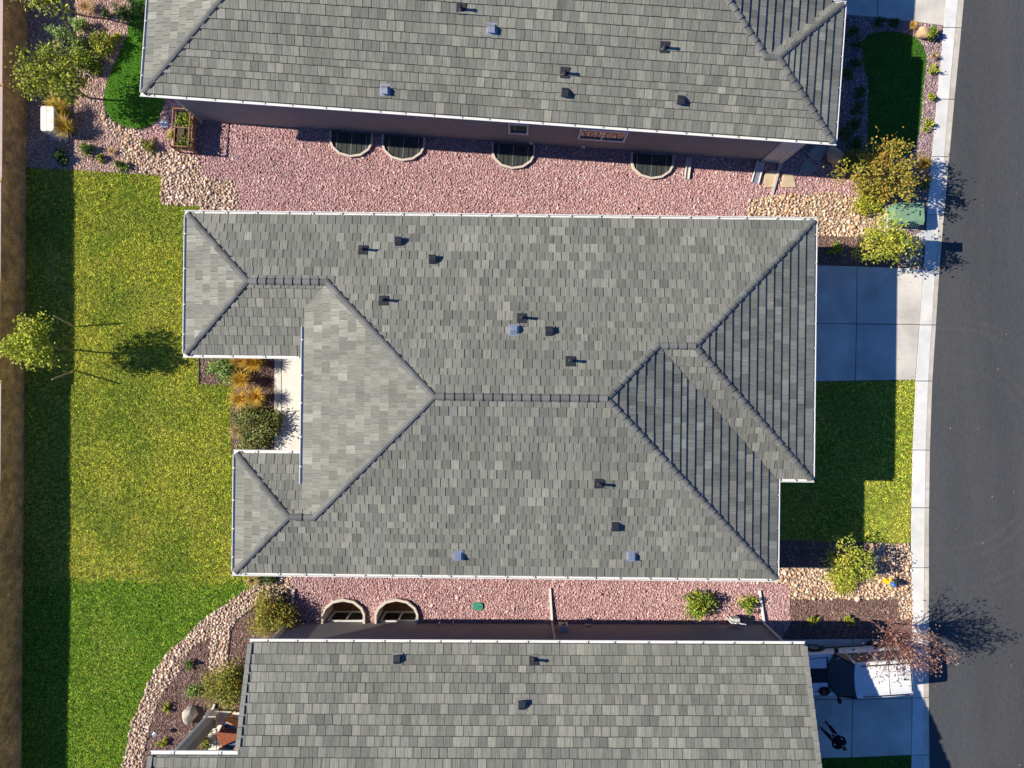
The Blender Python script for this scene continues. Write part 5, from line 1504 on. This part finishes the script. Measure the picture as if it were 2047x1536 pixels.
# windscreen: a curved sloping pane from the cowl to the roof
mb = MB(); N = 14; rows = []
for z, xc, w, bow in ((1.03, .86, .85, .34), (1.12, .82, .835, .31), (1.25, .72, .80, .26), (1.5, .53, .735, .17), (1.70, .38, .675, .10), (1.752, .345, .655, .07)):
    rows.append([mb.vert(cw(xc + bow * (1 - abs(2 * k / N - 1) ** 2.4) - .06, w * (1 - 2 * k / N), z + .012)) for k in range(N + 1)])
for a, b_ in zip(rows, rows[1:]):
    for k in range(N): mb.face((a[k], a[k + 1], b_[k + 1], b_[k]))
mb.build('windscreen', 'car_glass', car, smooth=True)
for s_ in (-1, 1):                                # triangular fill beside the screen and the front pillar
    mb = MB(); mb.poly([cw(.80, s_ * .852, 1.02), cw(.30, s_ * .86, 1.0), cw(.30, s_ * .70, 1.70), cw(.345, s_ * .655, 1.735)]); mb.build('front_quarter', 'car_glass', car)
    mb = MB(); mb.beam(cw(.80, s_ * .86, 1.04), cw(.31, s_ * .68, 1.755), .045, .05); mb.build('pillar', 'car_black', car)
    # side windows standing just proud of the cabin
    for x0, x1 in ((.28, -.62), (-.70, -1.42), (-1.50, -1.96)):
        mb = MB(); mb.poly([cw(x0, s_ * .868, 1.06), cw(x1, s_ * .866, 1.06), cw(x1 + (.06 if x1 < -1.9 else 0), s_ * .735, 1.66), cw(x0 - (.10 if x0 > 0 else 0), s_ * .735, 1.66)]); mb.build('side_window', 'car_glass', car)
    mb = MB(); mb.tube([cw(.05, s_ * .62, 1.80), cw(-.1, s_ * .62, 1.835), cw(-1.75, s_ * .62, 1.835), cw(-1.9, s_ * .62, 1.79)], .022, 6); mb.build('roof_rail', 'car_black', car)
    mb = MB(); soft = [cw(.72, s_ * 1.02, 1.08)]
    mb.beam(cw(.74, s_ * .88, 1.05), cw(.72, s_ * 1.0, 1.09), .05, .06); mb.box(cw(.72, s_ * 1.05, 1.12), (.12, .20, .16), CA, taper=.85); mb.build('mirror', 'car_black', car)
    for x in (-.05, -.95): mb = MB(); mb.beam(cw(x, s_ * .93, .88), cw(x - .16, s_ * .93, .88), .03, .03); mb.build('door_handle', 'car_black', car)
    mb = MB(); mb.beam(cw(1.0, s_ * .925, .52), cw(-1.0, s_ * .925, .52), .03, .10); mb.build('side_moulding', 'car_black', car)
    mb = MB(); mb.box(cw(2.08, s_ * .66, .74), (.16, .26, .15), CA); mb.build('headlight', 'lamp_clear', car)
    mb = MB(); mb.box(cw(-2.12, s_ * .80, .86), (.07, .12, .26), CA); mb.build('tail_light', 'lamp_red', car)
    for x in (1.35, -1.35):
        w = bpy.data.objects.new('wheel', None); C.objects.link(w); attach(w, car)
        mb = MB(); a = cw(x, s_ * .93, .36); b_ = cw(x, s_ * .70, .36); d = (b_ - a)
        mb.tube([a, a + d * .06, a + d * .94, b_], [.31, .36, .36, .31], 24); mb.build('tyre', 'tyre', w)
        mb = MB(); o = (a - b_).normalized(); mb.tube([a + o * .004, a + o * .012], [.22, .20], 18); mb.build('rim', 'rim_metal', w)
        mb = MB(); pts = [cw(x + .43 * math.cos(k), s_ * .93, .36 + .43 * math.sin(k)) for k in np.linspace(-.1, math.pi + .1, 13)]; mb.tube(pts, .035, 6); mb.build('wheel_arch', 'car_black', car)
mb = MB(); mb.poly([cw(-2.13, .66, 1.08), cw(-2.13, -.66, 1.08), cw(-2.06, -.55, 1.60), cw(-2.06, .55, 1.60)]); mb.build('rear_window', 'car_glass', car)
mb = MB(); mb.box(cw(2.17, 0, .42), (.16, 1.60, .20), CA); mb.build('bumper', 'car_black', car)
mb = MB(); mb.box(cw(-2.16, 0, .46), (.14, 1.70, .20), CA); mb.build('bumper', 'car_black', car)
mb = MB()                                         # dark centre stripe that follows the bonnet
st = [(.99, 1.03, .92), (1.35, 1.00, .915), (1.80, .955, .89), (2.06, .89, .84)]
R0 = [[mb.vert(cw(x, y, top + .03 - abs(y) * .055 + .012)) for y in (.30, 0, -.30)] for x, top, w in st]
for a, b_ in zip(R0, R0[1:]):
    for k in range(2): mb.face((a[k], a[k + 1], b_[k + 1], b_[k]))
mb.build('bonnet_stripe', 'car_black', car)
mb = MB(); mb.box(cw(-1.0, 0, 1.822), (.02, 1.18, .012), CA); mb.build('roof_seam', 'mailbox_grey', car)
mb = MB(); mb.tube([cw(-1.62, .02, 1.80), cw(-1.72, .02, 1.86)], [.04, .02], 8); mb.tube([cw(-1.68, .02, 1.85), cw(-1.95, .02, 1.98)], .006, 5); mb.build('antenna', 'car_black', car)
for s_ in (-1, 1):                                # bonnet shut lines, wipers, roof ribs, door gaps
    mb = MB(); mb.beam(cw(1.02, s_ * .74, 1.012), cw(1.95, s_ * .66, .915), .014, .03); mb.build('bonnet_gap', 'car_black', car)
    mb = MB(); mb.beam(cw(1.10, s_ * .10 + .12, 1.062), cw(.98, s_ * .10 + .62, 1.085), .02, .02); mb.build('wiper', 'car_black', car)
    mb = MB(); mb.beam(cw(.1, s_ * .30, 1.812), cw(-1.85, s_ * .30, 1.800), .05, .018); mb.build('roof_rib', 'car_paint', car)
    for x in (.30, -.66, -1.46): mb = MB(); mb.beam(cw(x, s_ * .925, .34), cw(x, s_ * .90, 1.0), .012, .012); mb.build('door_gap', 'car_black', car)
mb = MB(); mb.beam(cw(1.06, .72, 1.035), cw(1.13, 0, 1.062), .06, .02); mb.beam(cw(1.13, 0, 1.062), cw(1.06, -.72, 1.035), .06, .02); mb.build('cowl', 'car_black', car)
mb = MB(); mb.beam(cw(-1.93, .55, 1.785), cw(-1.93, -.55, 1.785), .02, .03); mb.build('tailgate_gap', 'car_black', car)
# dark bundle on the bonnet
b = cw(1.28, .66, 1.0)
t = thing('cloth_bundle', 'small dark reddish bundle lying on the vehicle bonnet edge', 'bundle', (b.x, b.y, b.z))
V, T = stone_template(2); V = V * (1 + .16 * np.sin(V * 7.0 + 1.3)[:, [1, 2, 0]]) * np.array([.24, .17, .07]) + np.array([b.x, b.y, b.z + .03]); npmesh('cloth', V, T, np.ones((len(V), 3)), 'dark_cloth', t, smooth=True)
V, T = stone_template(2); V = V * (1 + .16 * np.sin(V * 6.0)[:, [2, 0, 1]]) * np.array([.11, .12, .06]) + np.array([b.x - .06, b.y, b.z + .08]); npmesh('lining', V, T, np.ones((len(V), 3)), 'red_dark', t, smooth=True)

# ------------------------------------------------------------------ person standing on the driveway
def skin_mesh(name, joints, bones, mt, parent, sub=2, root=0):
    me = bpy.data.meshes.new(name); me.from_pydata([j[0] for j in joints], bones, [])
    me.materials.append(M[mt]); o = link(name, me, parent)
    sm = o.modifiers.new('skin', 'SKIN'); sm.use_smooth_shade = True
    for i, v in enumerate(me.skin_vertices[0].data):
        r_ = joints[i][1]; v.radius = (r_, r_) if not isinstance(r_, tuple) else r_; v.use_root = (i == root)
    ss = o.modifiers.new('sub', 'SUBSURF'); ss.levels = sub; ss.render_levels = sub
    return o
pb = G(1650, 1455)
per = thing('person', 'person in dark jacket and trousers standing on the shaded driveway holding a small controller', 'person', pb)
fa = math.radians(128)                             # facing up-left, towards the camera
def pw(f, l, z):                                   # forward, left, up
    return (pb.x + f * math.cos(fa) - l * math.sin(fa), pb.y + f * math.sin(fa) + l * math.cos(fa), z + .022)
J = [(pw(0, 0, .95), (.15, .115)),                 # pelvis 0
     (pw(-.01, 0, 1.15), (.155, .11)), (pw(-.01, 0, 1.36), (.175, .115)), (pw(-.02, 0, 1.47), (.10, .085)), (pw(-.005, 0, 1.54), .055),   # waist chest neck base neck
     (pw(0, .10, .88), .108), (pw(.03, .13, .50), .082), (pw(.0, .14, .10), .066),     # left leg
     (pw(0, -.10, .88), .108), (pw(.06, -.15, .50), .082), (pw(.06, -.17, .10), .066),  # right leg
     (pw(-.01, .20, 1.42), .068), (pw(-.03, .28, 1.15), .052), (pw(.20, .13, 1.12), .040),   # left arm
     (pw(-.01, -.20, 1.42), .068), (pw(-.03, -.28, 1.15), .052), (pw(.20, -.13, 1.12), .040)]
B = [(0, 1), (1, 2), (2, 3), (3, 4), (0, 5), (5, 6), (6, 7), (0, 8), (8, 9), (9, 10), (2, 11), (11, 12), (12, 13), (2, 14), (14, 15), (15, 16)]
skin_mesh('body', J, B, 'dark_cloth', per)
for s_, (fx_, fl, fz) in ((1, (.0, .14, .10)), (-1, (.06, -.17, .10))):
    skin_mesh('shoe', [(pw(fx_ - .04, fl, .05), .045), (pw(fx_ + .06, fl, .045), .045), (pw(fx_ + .19, fl + .01 * s_, .035), .036)], [(0, 1), (1, 2)], 'car_black', per)
    # hand: palm, four fingers curled round the controller, thumb from the side of the palm
    w = .20
    H_ = [(pw(.20, s_ * .13, 1.12), .027), (pw(.25, s_ * .115, 1.12), (.034, .018))]
    bones = [(0, 1)]
    for k, (off, ln) in enumerate(((.026, .062), (.009, .070), (-.009, .066), (-.026, .052))):
        i0 = len(H_)
        H_ += [(pw(.285, s_ * (.11), 1.12 + off), .0095), (pw(.285 + ln * .55, s_ * .095, 1.12 + off), .0085), (pw(.285 + ln * .75, s_ * .07, 1.118 + off), .0075)]
        bones += [(1, i0), (i0, i0 + 1), (i0 + 1, i0 + 2)]
    i0 = len(H_); H_ += [(pw(.245, s_ * .09, 1.145), .0105), (pw(.275, s_ * .07, 1.155), .009)]; bones += [(1, i0), (i0, i0 + 1)]
    skin_mesh('hand', H_, bones, 'skin', per, 1)
# head with face
def head_pt(f, l, z): return pw(f, l, 1.545 + z)
V, T = stone_template(3); V = V.copy()
n0 = V.copy()
f_, l_, z_h = n0[:, 0] * .098, n0[:, 1] * .076, n0[:, 2] * .118
jaw = np.clip(-n0[:, 2], 0, 1); l_ = l_ * (1 - .28 * jaw); f_ = f_ * (1 - .10 * jaw) + .014 * jaw
nose = np.exp(-((n0[:, 1] / .16) ** 2 + ((n0[:, 2] + .10) / .22) ** 2)) * (n0[:, 0] > 0); f_ = f_ + .022 * nose
eye = (np.exp(-(((np.abs(n0[:, 1]) - .36) / .16) ** 2 + ((n0[:, 2] - .08) / .13) ** 2))) * (n0[:, 0] > 0); f_ = f_ - .010 * eye
pos = np.array([head_pt(a, b2, c2 + .105) for a, b2, c2 in zip(f_, l_, z_h)])
hd_ = npmesh('head', pos, T, np.ones((len(pos), 3)), 'skin', per, smooth=True)
keep = (n0[:, 2] > .35) | ((n0[:, 0] < .1) & (n0[:, 2] > -.35))
hp = np.array([head_pt(a, b2, c2 + .105) for a, b2, c2 in zip(f_ * 1.09 - .004, l_ * 1.1, z_h * 1.08)])
npmesh('hair', hp, T[keep[T].all(1)], np.ones((len(pos), 3)), 'hair', hd_, smooth=True)
for s_ in (-1, 1):
    mb = MB(); p_ = Vector(head_pt(.083, s_ * .030, .112)); bm = None
    Vs, Ts = stone_template(1); npmesh('eye', Vs * .0085 + np.array(p_), Ts, np.ones((len(Vs), 3)), 'car_black', hd_, smooth=True)
    Vs, Ts = stone_template(1); e_ = Vs * np.array([.018, .018, .03]); npmesh('ear', e_ + np.array(head_pt(-.005, s_ * .078, .10)), Ts, np.ones((len(Vs), 3)), 'skin', hd_, smooth=True)
mb = MB(); mb.beam(head_pt(.091, .022, .052), head_pt(.091, -.022, .052), .008, .008); mb.build('mouth', 'red_dark', hd_)
t = thing('controller', 'small pale controller held by the person in dark clothes', 'controller', pw(.30, 0, 1.09))
mb = MB(); mb.box(pw(.315, 0, 1.135), (.11, .17, .035), fa); mb.build('casing', 'mailbox_grey', t)
mb = MB(); mb.box(pw(.33, 0, 1.158), (.075, .13, .01), fa); mb.build('screen', 'window_glass', t)
